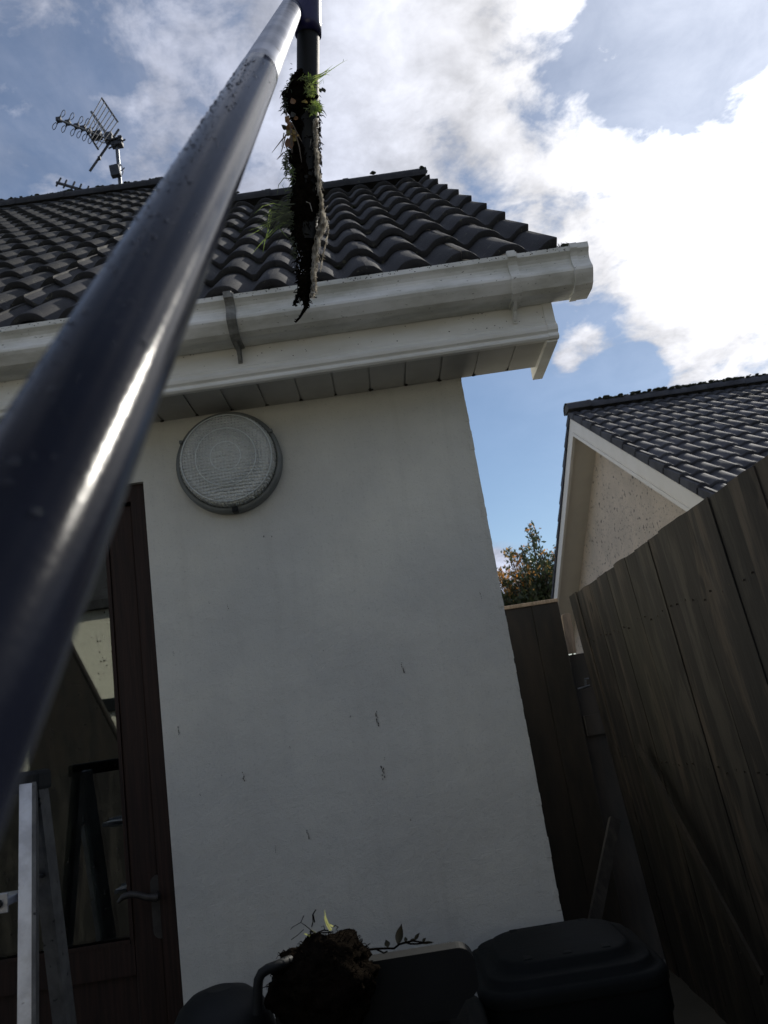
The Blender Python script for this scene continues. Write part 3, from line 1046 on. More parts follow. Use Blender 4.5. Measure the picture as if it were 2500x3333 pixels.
for rr_, hh_ in ((.086, .0011), (.043, .0011), (.129, .0015)):
    ll = MB()
    yq = -.0595 - .020 * (1 - (rr_ / RL) ** 2)
    vs, fs = [], []
    for j in range(96):
        t = 2 * math.pi * j / 96
        for q in range(6):
            a_ = 2 * math.pi * q / 6
            r3 = rr_ + hh_ * math.cos(a_)
            vs.append((lc.x + r3 * math.cos(t), yq - .0006 + hh_ * math.sin(a_), lc.z + r3 * math.sin(t)))
    for j in range(96):
        for q in range(6):
            j2, q2_ = (j + 1) % 96, (q + 1) % 6
            fs.append((j * 6 + q, j2 * 6 + q, j2 * 6 + q2_, j * 6 + q2_))
    ll.add(vs, fs, 0, True)
    ll.build('lens_ring', M_ring, glass_o)
# inner reflector disc and lamp holder
li = MB()
rings(li, [(RL - .03, -.0205), (.0, -.0215)], seg=48)
li.box((lc.x - .05, -.045, lc.z - .012), (lc.x + .05, -.022, lc.z + .012), bev=.004)
li.build('reflector', mat('reflector_white', (0.75, 0.77, 0.74), (0.66, 0.68, 0.64), rough=0.5), lamp)
lk = MB()
for a in (-88, 28, 150):
    lk = MB()
    t = R(a)
    c2 = Vector((lc.x + (RL - .004) * math.cos(t), -.036, lc.z + (RL - .004) * math.sin(t)))
    hw_ = .008 if a == -88 else .005
    lk.box((c2.x - hw_, -.046, c2.z - hw_), (c2.x + hw_, -.022, c2.z + hw_), bev=.002)
    lk.tube([(c2.x, -.048, c2.z - .002), (c2.x, -.044, c2.z - .002)], .0040, 10)
    lk.build('clip', M_blackp if a == -88 else M_lampbase, lamp)

# ------------------------------------------------------------------ television aerials
AY = 3.80
ae = thing('television_aerial', 'large television aerial with looped elements and grid reflector on a mast above the left ridge', 'aerial', at(391, 607, y=AY))


def cx(u, v):
    """pixel of the enlarged aerial crop -> photo pixel"""
    return 100 + u / 4.366, 280 + v / 4.366


def AP(u, v, y=AY):
    return at(*cx(u, v), y=y)


mb = MB()
mb.tube([AP(1280, 1500), AP(1265, 1300), AP(1222, 800)], [.017, .017, .017], 10)
mb.build('mast', M_mast, ae)
mb = MB()
q = AP(1230, 825)
mb.box(q - Vector((.05, .04, .03)), q + Vector((.05, .03, .025)), bev=.006)
mb.tube([q + Vector((-.07, -.03, -.06)), q + Vector((.08, -.02, .02))], .008, 6)
mb.tube([q + Vector((-.06, -.05, .01)), q + Vector((.06, -.05, .03))], .009, 6)
mb.box(q + Vector((.02, -.05, .0)), q + Vector((.055, .0, .05)), bev=.004)
mb.build('mast_clamp', M_antenna, ae)
mb = MB()
b0, b1 = AP(395, 478, 3.38), AP(1140, 770, 3.78)
mb.tube([b0, b1], .009, 8)
mb.tube([b1, AP(1215, 800)], .014, 8)
mb.build('boom', M_mast, ae)
nodes = [(400, 480, 3.40), (527, 520, 3.47), (655, 570, 3.54), (745, 600, 3.59), (825, 640, 3.64), (905, 680, 3.68)]
for (u, v, y_) in nodes:
    mb = MB()
    for sg in (1, -1):
        pts = []
        loop = [(18, -45), (28, -68), (38, -100), (55, -130), (75, -142), (90, -120), (88, -85), (72, -58), (42, -36)]
        for (a, b_) in loop:
            pts.append(AP(u + sg * a, v + sg * b_, y_ - .02 * sg))
        mb.tube(pts, .0032, 5, 0, False)
        mb.tube([AP(u, v, y_), AP(u + sg * 28, v - sg * 60, y_)], [.010, .006], 6)
    c_ = AP(u, v, y_)
    mb.box(c_ - Vector((.022, .02, .018)), c_ + Vector((.022, .02, .018)), bev=.005)
    mb.build('element', M_antenna, ae)
mb = MB()
c_ = AP(940, 705, 3.71)
mb.box(c_ - Vector((.045, .03, .035)), c_ + Vector((.045, .03, .035)), bev=.010)
mb.tube([AP(960, 750, 3.68), AP(990, 790, 3.68), AP(1040, 808, 3.68), AP(1100, 790, 3.73)], .005, 5)
c_ = AP(1110, 735, 3.78)
mb.box(c_ - Vector((.035, .03, .055)), c_ + Vector((.035, .03, .045)), bev=.008)
mb.build('junction_box', M_antenna, ae)
mb = MB()
A0, A1 = (1010, 175), (1235, 505)
B0, B1 = (770, 600), (955, 895)
for i in range(7):
    t = i / 6
    mb.tube([AP(A0[0] + (A1[0] - A0[0]) * t, A0[1] + (A1[1] - A0[1]) * t, 3.10), AP(B0[0] + (B1[0] - B0[0]) * t, B0[1] + (B1[1] - B0[1]) * t, 2.98)], .0038, 5)
mb.build('reflector_grid', M_antenna, ae)
mb = MB()
mb.tube([AP(1008, 170, 3.88), AP(1238, 510, 3.88)], .0085, 6)
mb.build('grid_edge', M_antenna, ae)
mb = MB()
mb.tube([AP(815, 672, 3.76), AP(960, 900, 3.76)], .009, 6)
mb.build('grid_edge', M_antenna, ae)
mb = MB()
mb.tube([AP(860, 365, 3.82), AP(1090, 700, 3.82)], .012, 6)
mb.build('grid_support', M_mast, ae)
mb = MB()
mb.bar(AP(1254, 612, 3.78), AP(970, 1030, 3.83), .012, .016, (0, 1, 0))
mb.bar(AP(1110, 822, 3.78), AP(838, 1212, 3.86), .015, .015, (0, 1, 0))
c_ = AP(975, 1025, 3.80)
mb.box(c_ - Vector((.012, .01, .015)), c_ + Vector((.012, .01, .015)))
mb.build('lower_reflector', M_antenna, ae)
mb = MB()
c_ = AP(1205, 1215, AY - .04)
mb.box(c_ - Vector((.042, .03, .055)), c_ + Vector((.042, .02, .055)), rot=Matrix.Rotation(R(-6), 3, 'Y'), bev=.006)
mb.build('amplifier_box', M_antenna, ae)
mb = MB()
mb.tube([AP(1265, 1105), AP(1290, 1130), AP(1306, 1175), AP(1314, 1215), AP(1300, 1265)], .004, 5)
mb.tube([AP(1262, 1212), AP(1300, 1195), AP(1333, 1160)], .005, 5)
mb.tube([AP(1215, 1270, AY - .04), AP(1235, 1300), AP(1250, 1300)], .004, 5)
mb.build('cable', M_antenna, ae)

YA2 = 5.0
ae2 = thing('television_aerial', 'small plain television aerial with short rods peeping over the left ridge', 'aerial', at(*cx(800, 1500), y=YA2))
mb = MB()
mb.tube([AP(368, 1372, YA2), AP(980, 1550, YA2)], .016, 8)
mb.tube([AP(980, 1550, YA2), AP(990, 1700, YA2)], .022, 8)
mb.build('boom', M_antenna, ae2)
for (a0, c0, a1, c1) in [(430, 1305, 362, 1425), (512, 1335, 465, 1450), (627, 1360, 570, 1482), (722, 1392, 673, 1510), (825, 1422, 785, 1530), (925, 1452, 880, 1560)]:
    mb = MB()
    mb.tube([AP(a0, c0, YA2), AP(a1, c1, YA2)], .010, 6)
    mb.build('element', M_antenna, ae2)
mb = MB()
mb.tube([AP(990, 1560, YA2), at(325, 760, y=YA2)], .02, 8)
mb.build('mast', M_antenna, ae2)

# ------------------------------------------------------------------ neighbour's gable end
GX, NYR, NZR, NP = 2.0, 5.934, 4.175, R(31.3)
HWN = 3.50
nb = thing('neighbouring_bungalow', 'bungalow beyond the fence with pebble-dashed gable, white bargeboards and mossy ridge', 'house', (5.0, NYR, 0))
zt = math.tan(NP)
mb = MB()
WXN = 2.28
mb.prism([(NYR - HWN + .25, 0), (NYR - HWN + .25, NZR - (HWN - .25) * zt - .10), (NYR, NZR - .10), (NYR + HWN - .25, NZR - (HWN - .25) * zt - .10), (NYR + HWN - .25, 0)],
         'x', WXN, 9.6)
mb.build('wall', M_drash, nb)
LN = HWN / math.cos(NP)
rn = tiles(GX + .01, 9.8, NYR - HWN, NZR - HWN * zt + .02, NP, LN - .02, .30, amp=.026, thick=.028, seed=11, nx=6)
# finish the left-hand verge (this roof's open end faces -x)
nroof = rn.build('roof', M_tile2, nb)
rn2 = tiles(GX + .01, 9.8, NYR + HWN, NZR - HWN * zt + .02, NP, LN - .02, .30, amp=.026, thick=.028, seed=12, nx=4, ysign=-1)
rn2.build('roof', M_tile2, nb)
vg = MB()
nc = int(LN / .30) + 1
for sg in (-1, 1):
    up = Vector((0, -sg * math.cos(NP), math.sin(NP)))
    nn = Vector((0, sg * math.sin(NP), math.cos(NP)))
    for c in range(nc):
        s0, s1 = c * .30, min((c + 1) * .30 + .02, LN)
        if s1 - s0 < .03:
            continue
        bz = Vector((GX - .012, NYR + sg * HWN, NZR - HWN * zt + .02))
        p0, p1 = bz + up * s0, bz + up * s1
        vs = []
        for (pp, lft) in ((p0, .030), (p1, .004)):
            for (dx, dn) in ((0, -.035), (.05, -.035), (.05, .02 + lft), (0, .012 + lft)):
                vs.append(pp + Vector((dx, 0, 0)) + nn * dn)
        vg.add(vs, [(0, 1, 2, 3), (7, 6, 5, 4), (0, 4, 5, 1), (1, 5, 6, 2), (2, 6, 7, 3), (3, 7, 4, 0)])
vg.build('verge_tiles', M_tile2, nroof)
ng = ridge(GX - .02, 9.8, NYR, NZR + .055, .105, 21, seg=.42)
# left end of the ridge is closed with mortar
ng.build('ridge_tiles', [M_tile2, M_mortar], nroof)
rc = random.Random(14)
pts = []
for i in range(1300):
    xq = GX + .30 + rc.random() * 6.0
    pts.append((xq, NYR + rc.uniform(-.10, .03), NZR + .055 + rc.uniform(.045, .074)))
tag(moss_lumps(pts, .018, 5, .6).build('ridge_moss', M_moss, nroof), kind='stuff')
for sg, nm in ((-1, 'near'), (1, 'far')):
    mb = MB()
    zbt = lambda d_: NZR - d_ * zt - .035
    D_ = HWN - .02
    W_ = .195
    mb.prism([(NYR, zbt(0)), (NYR + sg * D_, zbt(D_)), (NYR + sg * D_, zbt(D_) - W_), (NYR, zbt(0) - W_)], 'x', GX, GX + .02)
    # raised moulding along the lower edge
    mb.prism([(NYR, zbt(0) - W_ + .035), (NYR + sg * D_, zbt(D_) - W_ + .035), (NYR + sg * D_, zbt(D_) - W_ - .004), (NYR, zbt(0) - W_ - .004)], 'x', GX - .012, GX)
    mb.build('bargeboard', M_barge, nb)
    mb = MB()
    mb.prism([(NYR, zbt(0) - W_ + .05), (NYR + sg * D_, zbt(D_) - W_ + .05), (NYR + sg * D_, zbt(D_) - W_ + .035), (NYR, zbt(0) - W_ + .035)], 'x', GX + .02, WXN)
    mb.build('verge_soffit', M_soffit2, nb)
# box ends and gutters at the eaves
for sg in (-1, 1):
    mb = MB()
    y_ = NYR + sg * HWN
    mb.box((GX + .03, y_ - .05, NZR - HWN * zt - .10), (9.7, y_ + .05, NZR - HWN * zt - .01), bev=.02)
    mb.build('gutter', M_barge, nb)

# ------------------------------------------------------------------ tall fence on the right
LEAN = R(3.0)
fnc = thing('board_fence', 'tall weathered vertical-board fence leaning in along the right side', 'fence', (0.68, -.2, 0))


def FX(z):
    return 0.664 + (1.8 - z) * math.tan(LEAN)


rc = random.Random(21)
y = 2.0
rotF = Matrix.Rotation(-LEAN, 3, 'Y')
i = 0
while y > -3.6:
    wd = rc.uniform(.150, .172)
    top = 1.80 + rc.uniform(-.0025, .0025)
    if i >= 6:
        top += .006
    if i >= 9:
        top += .006
    off = 0.0 if i % 2 else .0052
    tilt = rc.uniform(-.0018, .0018)
    mb = MB()
    # board: slightly cupped, ragged top
    nz = 14
    vs, fs = [], []
    for kz in range(nz + 1):
        z = .0 + top * kz / nz
        for (a, dx) in ((0, 0), (.33, -.0015), (.66, -.001), (1, .001)):
            yy = y - a * wd
            xx = FX(z) - off + dx + tilt * (a - .5) * 2 + .0015 * math.sin(z * 3 + i)
            vs.append((xx, yy + .0015 * math.sin(z * 5 + i * 2), z + (rc.uniform(-.002, .002) if kz == nz else 0)))
    for kz in range(nz):
        for q in range(3):
            a = kz * 4 + q
            fs.append((a, a + 1, a + 5, a + 4))
    mb.add(vs, fs)
    o = mb.build('fence_board', M_fence if rc.random() < .62 else M_fence_b, fnc)
    md = o.modifiers.new('s', 'SOLIDIFY')
    md.thickness = .0048
    md.offset = 1
    y -= wd - .010
    i += 1
nl = MB()
yy_ = 1.93
while yy_ > -3.4:
    for z in (.35, 1.0, 1.55):
        for dy in (-.03, .03):
            zc_ = z + rc.uniform(-.012, .012)
            nl.tube([(FX(zc_) - .0085, yy_ + dy, zc_), (FX(zc_) - .001, yy_ + dy, zc_)], .0032, 6)
    yy_ -= .151
tag(nl.build('nail_heads', M_grime, fnc), kind='stuff')
mb = MB()
for z in (.35, 1.0, 1.55):
    mb.box((FX(z) + .018, -3.6, z - .04), (FX(z) + .07, 2.0, z + .04))
mb.build('fence_rail', M_fence_b, fnc)
# leaning battens against it
bt = MB()
bt.bar(at(2001, 2667, y=.55), at(1922, 3060, y=.35), .035, .02, (0, 1, 0))
q_ = bt.build('timber_batten', M_fence_b)
tag(q_, 'thin dark batten standing in the shaded gap between the bin and the fence', 'batten')
bt = MB()
pa, pb = at(2080, 2430, x=FX(1.2) - .035), at(2480, 3190, x=FX(.9) - .06)
bt.bar(pa, pb, .045, .010, (1, 0, 0))
q_ = bt.build('timber_plank', M_gate)
tag(q_, 'long dark plank leaning diagonally against the lower part of the tall fence', 'plank')

# ------------------------------------------------------------------ side gate beyond the house corner
gt = thing('side_gate', 'dark wooden side gate with its sunlit top edge coloured pale in the passage beside the house', 'gate', (0.33, 1.92, 0))
mb = MB()
gy = 2.05
gx1 = at(1815, 1952, z=1.8)
g0 = at(1660, 1985, y=gy)
g1 = at(1815, 1953, y=gy)
gz = (g0.z + g1.z) / 2
gr = g1.x
rc = random.Random(8)
xg = gr
k_ = 0
while xg > .02:
    wdd = .145
    mb.box((xg - wdd + .0005, gy + (.004 if k_ % 2 else 0), .06), (xg, gy + .026, gz - .004), bev=.003)
    xg -= wdd
    k_ += 1
mb.build('board_panel', M_gate, gt)
mb = MB()
mb.box((.02, gy - .006, gz - .003), (gr + .003, gy + .055, gz + .016), bev=.003)
mb.build('top_rail', M_timber_lit, gt)
for zl in (.3, 1.35):
    mb = MB()
    mb.box((.02, gy + .028, zl), (gr, gy + .06, zl + .12))
    mb.build('ledge', M_gate, gt)
# post block, bolt and batten seen through the gap by the fence
def GP(u, v, y_):
    return at(1750 + u / 3.687, 1850 + v / 3.687, y=y_)


mb = MB()
yb = gy + .10
p0, p1 = GP(350, 575, yb), GP(415, 1020, yb)
wv = .024
pts = []
K = 8
for i in range(K + 1):
    t = math.pi * i / K
    pts.append((p0.x + wv * math.cos(t), p0.z + .018 * math.sin(t)))
pts += [(p1.x - wv, p1.z), (p1.x + wv, p1.z)]
mb.prism(pts, 'y', yb, yb + .045)
mb.build('latch_post', M_timber_lit, gt)
mb = MB()
mb.tube([GP(485, 1452, gy - .03), GP(625, 1408, gy - .03)], .0065, 8)
mb.build('bolt', M_mast, gt)
mb = MB()
mb.tube([GP(560, 1330, gy - .01), GP(615, 1322, gy - .01)], .004, 8)
mb.bar(GP(570, 1335, gy - .01), GP(575, 1405, gy - .01), .012, .006, (0, 1, 0))
mb.build('bolt_keeper', M_mast, gt)
mb = MB()
a_, b_ = GP(560, 1770, gy + .03), GP(745, 1990, gy + .03)
mb.box((a_.x, gy + .03, b_.z), (a_.x + .12, gy + .06, a_.z))
mb.box((GP(490, 1460, gy).x, gy + .062, .0), (.80, gy + .085, GP(450, 1030, gy + .06).z))  # added dark board hiding the bright view through the gap
mb.build('batten_and_gap_blocker', M_gate, gt)

# ------------------------------------------------------------------ tree beyond the gate
tr = thing('garden_tree', 'bushy green tree with orange-tipped shoots behind the gate, beside the neighbouring gable', 'tree', (2.3, 11.0, 0))
TY = 11.0
rc = random.Random(5)
trunk = MB()
base = Vector((2.35, TY, 0))
trunk.tube([base, base + Vector((-.02, .05, .9)), base + Vector((.04, 0, 1.9))], [.12, .09, .06], 8)
leaves = MB()
leaves_o = MB()
shoots = []
for (px, py, wgt) in [(1735, 1720, 1), (1700, 1790, 1), (1655, 1790, 2), (1640, 1850, 2), (1772, 1790, 1), (1720, 1850, 1), (1760, 1850, 1), (1690, 1880, 1),
                      (1625, 1870, 2), (1745, 1900, 1), (1790, 1860, 1), (1660, 1930, 0), (1720, 1930, 0), (1790, 1930, 0), (1630, 1950, 0), (1690, 1950, 0),
                      (1750, 1960, 0), (1810, 1800, 1), (1830, 1880, 1), (1610, 1930, 2), (1670, 1900, 1), (1560, 1960, 0), (1580, 1900, 1), (1860, 1760, 1)]:
    for rep in range(5):
        tip = at(px + rc.gauss(0, 10), py + rc.gauss(0, 10), y=TY + rc.uniform(-.7, .7))
        st = base + Vector((rc.uniform(-.15, .15), rc.uniform(-.1, .1), rc.uniform(1.5, 2.0)))
        mid = st.lerp(tip, .5) + Vector((rc.uniform(-.1, .1), rc.uniform(-.1, .1), rc.uniform(-.12, .05)))
        shoots.append((st, mid, tip, wgt))
for (st, mid, tip, wgt) in shoots:
    pts = []
    for i in range(9):
        t = i / 8
        pts.append(st * (1 - t) ** 2 + mid * 2 * t * (1 - t) + tip * t * t)
    trunk.tube(pts, [.028 * (1 - .9 * i / 8) for i in range(9)], 5)
    nL = 150
    for i in range(nL):
        t = rc.uniform(.25, 1.0)
        c_ = st * (1 - t) ** 2 + mid * 2 * t * (1 - t) + tip * t * t
        sp_ = .17 * (1.12 - t) + .012
        c_ = c_ + Vector((rc.gauss(0, sp_), rc.gauss(0, sp_), rc.gauss(0, sp_)))
        ln = rc.uniform(.026, .055)
        ax = Vector((rc.gauss(0, 1), rc.gauss(0, 1), rc.gauss(0, 1) + .5)).normalized()
        sd_ = ax.orthogonal().normalized()
        sd_ = Matrix.Rotation(rc.uniform(0, 6.28), 3, ax) @ sd_
        q_ = [c_ - ax * ln, c_ + sd_ * ln * .4, c_ + ax * ln, c_ - sd_ * ln * .4]
        tgt = leaves_o if (wgt == 2 and t > .70 and rc.random() < .5) or (wgt == 1 and t > .94 and rc.random() < .25) else leaves
        tgt.add(q_, [(0, 1, 2, 3)])
trunk.build('trunk', M_bark, tr)
leaves.build('crown', M_treeg, tr)
leaves_o.build('crown', M_treeo, tr)

# ------------------------------------------------------------------ stepladder
ld = thing('stepladder', 'paint-spotted aluminium stepladder standing open at the lower left in front of the door', 'stepladder', (-1.2, -.55, 0))
YL = -0.60
top_f = at(88, 2560, y=YL)
bot_f = at(84, 3333, y=YL - .08)
ext = (bot_f - top_f)
foot_f = top_f + ext * ((top_f.z - .01) / (top_f.z - bot_f.z))
top_r = at(112, 2556, y=YL + .03)
bot_r = at(205, 3333, y=YL + .13)
ext = bot_r - top_r
foot_r = top_r + ext * ((top_r.z - .01) / (top_r.z - bot_r.z))
SHX = Vector((-.36, .10, 0))          # the ladder's other side, out of frame
for k_ in (0, 1):
    sh = SHX * k_
    mb = MB()
    # channel section stile
    a_, b_ = top_f + sh, foot_f + sh + SHX * .12 * k_
    mb.bar(a_, b_, .022, .055, (0.35, -1, 0))
    mb.build('front_stile', M_alu, ld)
    mb = MB()
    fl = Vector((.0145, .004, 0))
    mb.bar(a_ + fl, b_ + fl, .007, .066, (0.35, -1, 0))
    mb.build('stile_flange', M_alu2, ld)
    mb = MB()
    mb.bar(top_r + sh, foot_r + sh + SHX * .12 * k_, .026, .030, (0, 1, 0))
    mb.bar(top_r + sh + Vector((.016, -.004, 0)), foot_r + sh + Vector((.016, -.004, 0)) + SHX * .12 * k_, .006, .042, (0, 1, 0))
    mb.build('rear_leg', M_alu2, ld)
mb = MB()
cq = (top_f + top_r) / 2
mb.box(cq + Vector((-.42, -.02, -.012)), cq + Vector((.022, .05, .028)), bev=.008)
mb.build('top_cap', M_blackp, ld)
d_ = (foot_f - top_f).normalized()
t_ = (top_f.z - at(60, 2901, y=YL).z) / -d_.z
for k_ in range(-1, 4):
    pz = top_f + d_ * (t_ + k_ * .232)
    if pz.z > 1.2 or pz.z < .1:
        continue
    mb = MB()
    mb.box(pz + Vector((-.35, -.050, -.010)), pz + Vector((-.010, .025, .004)), bev=.002)
    mb.box(pz + Vector((-.35, -.052, -.020)), pz + Vector((-.010, -.048, .012)), bev=.001)
    mb.build('step', M_alu, ld)
    mb = MB()
    mb.tube([pz + Vector((-.026, -.058, -.004)), pz + Vector((-.026, -.048, -.004))], .0075, 10)
    mb.build('bolt', M_blackp, ld)
mb = MB()
s1_ = at(100, 2845, y=YL)
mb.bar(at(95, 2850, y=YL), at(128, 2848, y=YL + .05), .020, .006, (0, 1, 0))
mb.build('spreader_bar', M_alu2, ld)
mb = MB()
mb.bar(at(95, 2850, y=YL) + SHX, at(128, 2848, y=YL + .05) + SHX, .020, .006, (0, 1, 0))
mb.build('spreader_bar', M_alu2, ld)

# ------------------------------------------------------------------ wheelie bins


def rounded(cx_, cy_, hx_, hy_, r_, z, n=5):
    out = []
    for (sx, sy, a0) in ((1, 1, 0), (-1, 1, 90), (-1, -1, 180), (1, -1, 270)):
        for i in range(n + 1):
            t = R(a0 + 90 * i / n)
            out.append((cx_ + sx * (hx_ - r_) + r_ * math.cos(t), cy_ + sy * (hy_ - r_) + r_ * math.sin(t), z))
    return out


def loft(mb, rngs, mi=0, smooth=True, cap0=True, cap1=True):
    n = len(rngs[0])
    vs = [p_ for r_ in rngs for p_ in r_]
    fs = []
    for i in range(len(rngs) - 1):
        for j in range(n):
            k2 = (j + 1) % n
            fs.append((i * n + j, i * n + k2, (i + 1) * n + k2, (i + 1) * n + j))
    mb.add(vs, fs, mi, smooth)
    if cap0:
        mb.add(rngs[0], [list(range(n))[::-1]], mi)
    if cap1:
        mb.add(rngs[-1], [list(range(n))], mi)


def bin_(name, label, cx_, cy_, hx_, hy_, zt_, dome, rim=.03):
    b = thing(name, label, 'bin', (cx_, cy_, 0), 'bins against the wall')
    mb = MB()
    loft(mb, [rounded(cx_, cy_, hx_ * .80, hy_ * .78, .05, .05), rounded(cx_, cy_, hx_ * .82, hy_ * .80, .05, .3), rounded(cx_, cy_, hx_ * .95, hy_ * .93, .05, zt_ - rim - .06),
              rounded(cx_, cy_, hx_ * .97, hy_ * .96, .05, zt_ - rim - .05), rounded(cx_, cy_, hx_ * .97, hy_ * .96, .05, zt_ - rim)])
    mb.build('body', M_binp, b)
    mb = MB()
    z0 = zt_ - rim
    loft(mb, [rounded(cx_, cy_, hx_, hy_, .07, z0 + .002), rounded(cx_, cy_, hx_ * 1.005, hy_ * 1.005, .07, z0 + rim * .6), rounded(cx_, cy_, hx_ * .985, hy_ * .985, .07, z0 + rim * .9),
              rounded(cx_, cy_, hx_ * .95, hy_ * .95, .07, z0 + rim), rounded(cx_, cy_, hx_ * .90, hy_ * .90, .07, z0 + rim + .001),
              rounded(cx_, cy_, hx_ * .885, hy_ * .885, .07, z0 + rim + dome * .30), rounded(cx_, cy_, hx_ * .86, hy_ * .86, .07, z0 + rim + dome * .36),
              rounded(cx_, cy_, hx_ * .74, hy_ * .72, .07, z0 + rim + dome * .42), rounded(cx_, cy_, hx_ * .72, hy_ * .70, .07, z0 + rim + dome * .72),
              rounded(cx_, cy_, hx_ * .68, hy_ * .66, .07, z0 + rim + dome * .80), rounded(cx_, cy_, hx_ * .45, hy_ * .40, .05, z0 + rim + dome * .92),
              rounded(cx_, cy_, hx_ * .20, hy_ * .18, .02, z0 + rim + dome)])
    for q in (-1, 0, 1):
        rb = MB()
        rb.box((cx_ + q * hx_ * .42 - .010, cy_ - hy_ * .62, z0 + rim + dome * .60), (cx_ + q * hx_ * .42 + .010, cy_ + hy_ * .62, z0 + rim + dome * .86), bev=.003)
        mb.v += []
        o_ = len(mb.v)
        mb.v += rb.v
        mb.f += [[o_ + i for i in f] for f in rb.f]
        mb.m += rb.m
        mb.sm += rb.sm
    hg_ = MB()
    hg_.tube([(cx_ - hx_ * .8, cy_ + hy_ * 1.02, z0 + rim * .6), (cx_ + hx_ * .8, cy_ + hy_ * 1.02, z0 + rim * .6)], .011, 12)
    hg_.build('hinge_bar', M_blackp, b)
    mb.build('lid', M_binp, b)
    for sx in (-1, 1):
        mb = MB()
        mb.tube([(cx_ + sx * (hx_ * .78), cy_ + hy_ * .7, .1), (cx_ + sx * (hx_ * .93), cy_ + hy_ * .7, .1)], .1, 20)
        mb.build('wheel', M_blackp, b)
    return b


binB = bin_('wheelie_bin', 'black wheelie bin with a domed lid in the corner by the fence', -.060, -.26, .195, .19, .772, .045)
binA = bin_('wheelie_bin', 'black wheelie bin with a bar handle, carrying the dark soil clump, below the wall light', -.515, -.52, .262, .19, .762, .016)
# side handle bar of the left bin
mb = MB()
YH = -.64
hp = [at(838, 3300, y=YH), at(839, 3218, y=YH), at(842, 3188, y=YH), at(852, 3168, y=YH), at(872, 3154, y=YH), at(905, 3142, y=YH), at(940, 3128, y=YH + .02), at(985, 3108, y=YH + .07), at(1040, 3090, y=YH + .09)]
mb.tube(hp, .0088, 12)
mb.build('handle', M_blackp, binA)
# rounded black bucket left of it, lying with its rim up
bk = thing('bucket', 'black rounded plastic bucket at the very bottom beside the bin handle', 'bucket', (-.79, -.55, 0))
mb = MB()
bc = at(735, 3450, y=-.52)
rr_ = .100
rg_ = []
for (f_, z_) in ((.72, .0), (.78, .2), (.9, bc.z - .10), (1.0, bc.z + .0), (1.0, bc.z + .035), (.93, bc.z + .068), (.78, bc.z + .095), (.55, bc.z + .113), (.25, bc.z + .122)):
    rg_.append([(bc.x + rr_ * f_ * math.cos(2 * math.pi * j / 28), -.52 + rr_ * f_ * math.sin(2 * math.pi * j / 28), z_) for j in range(28)])
loft(mb, rg_)
mb.build('body', M_blackp, bk)

# black trough lying on the left bin
tg = MB()
tz = at(1350, 3078, y=-.50).z
txr, txl = at(1540, 3120, y=-.50).x, at(900, 3160, y=-.50).x
tb = thing('planter_trough', 'black plastic trough lying on the left bin behind the soil clump and leafy twig', 'trough', ((txr + txl) / 2, -.50, .845))
K = 8
pl = [(txl, tz), (txl, tz - .085)]
pl = [(txl, tz - .01)]
pl = [(txl, tz)]
for i in range(K + 1):
    t = R(90 - 90 * i / K)
    pl.append((txr - .030 + .030 * math.cos(t), tz - .030 + .030 * math.sin(t)))
for i in range(K + 1):
    t = R(0 - 90 * i / K)
    pl.append((txr - .028 + .028 * math.cos(t), tz - .060 + .028 * math.sin(t)))
pl.append((txl, tz - .088))
pl[-1] = (txl, tz - .115)
pl.insert(-1, (txr - .05, tz - .115))
tg.prism(pl, 'y', -.56, -.515)
tg.build('body', M_blackp, tb)

# ------------------------------------------------------------------ clump of gutter soil on the bin
cl_ = thing('soil_clump', 'dark clump of mossy gutter soil heaped on the left bin with a few pale shoots', 'soil clump', at(1060, 3190, y=-.60))
rc = random.Random(41)
bm = bmesh.new()
bmesh.ops.create_icosphere(bm, subdivisions=5, radius=1)
cc = at(1062, 3165, y=-.585)
vs = []
for v in bm.verts:
    n_ = v.co
    k_ = 1 + .22 * fbm(n_ * 1.0, 1.8, 5) + .05 * fbm(n_, 9, 3)
    sx = .083 if n_.z > 0 else .098
    vs.append(cc + Vector((n_.x * sx * (1.08 if n_.x < 0 else 1.0), n_.y * .065, n_.z * (.064 if n_.z > 0 else .10))) * k_)
bm.verts.index_update()
mb = MB()
mb.add(vs, [[v.index for v in f.verts] for f in bm.faces], 0, True)
bm.free()
surf = [v for v in vs if v.z > cc.z - .02]
for i in range(420):
    a = rc.choice(surf)
    d_ = (a - cc).normalized()
    b_ = a + d_ * rc.uniform(.000, .004) + Vector((rc.uniform(-.006, .006), 0, rc.uniform(-.003, .004)))
    c3 = b_ + Vector((rc.uniform(-.006, .006), 0, rc.uniform(-.007, .002)))
    mb.tube([a - d_ * .004, b_, c3], [.0013, .0009, .0004], 4, 0, False)
mb.build('soil', M_soil, cl_)
mb = MB()
YC = -.60


def CP7(u, v, y_=YC):        # crop 7: origin (850,2900), scale 2.552
    return at(850 + u / 2.552, 2900 + v / 2.552, y=y_)


for pth, r_ in [([(430, 385), (470, 345), (520, 325), (560, 330)], .0013), ([(440, 380), (500, 345), (545, 345), (600, 340)], .0011), ([(350, 470), (370, 440), (405, 435), (430, 410)], .0012),
                ([(460, 355), (420, 330), (365, 285), (330, 262), (355, 205)], .0008), ([(420, 300), (432, 255), (428, 200), (455, 155)], .0011), ([(432, 200), (445, 262)], .0013),
                ([(330, 262), (262, 300), (245, 322)], .0006), ([(355, 320), (300, 370), (250, 405)], .0007), ([(600, 300), (615, 285), (640, 300), (625, 320)], .0010),
                ([(700, 320), (735, 315), (752, 335)], .0011), ([(500, 300), (520, 290), (530, 325)], .0006)]:
    mb.tube([CP7(*q_) for q_ in pth], r_, 5)
mb.build('rootlet', M_soil, cl_)
mb = MB()


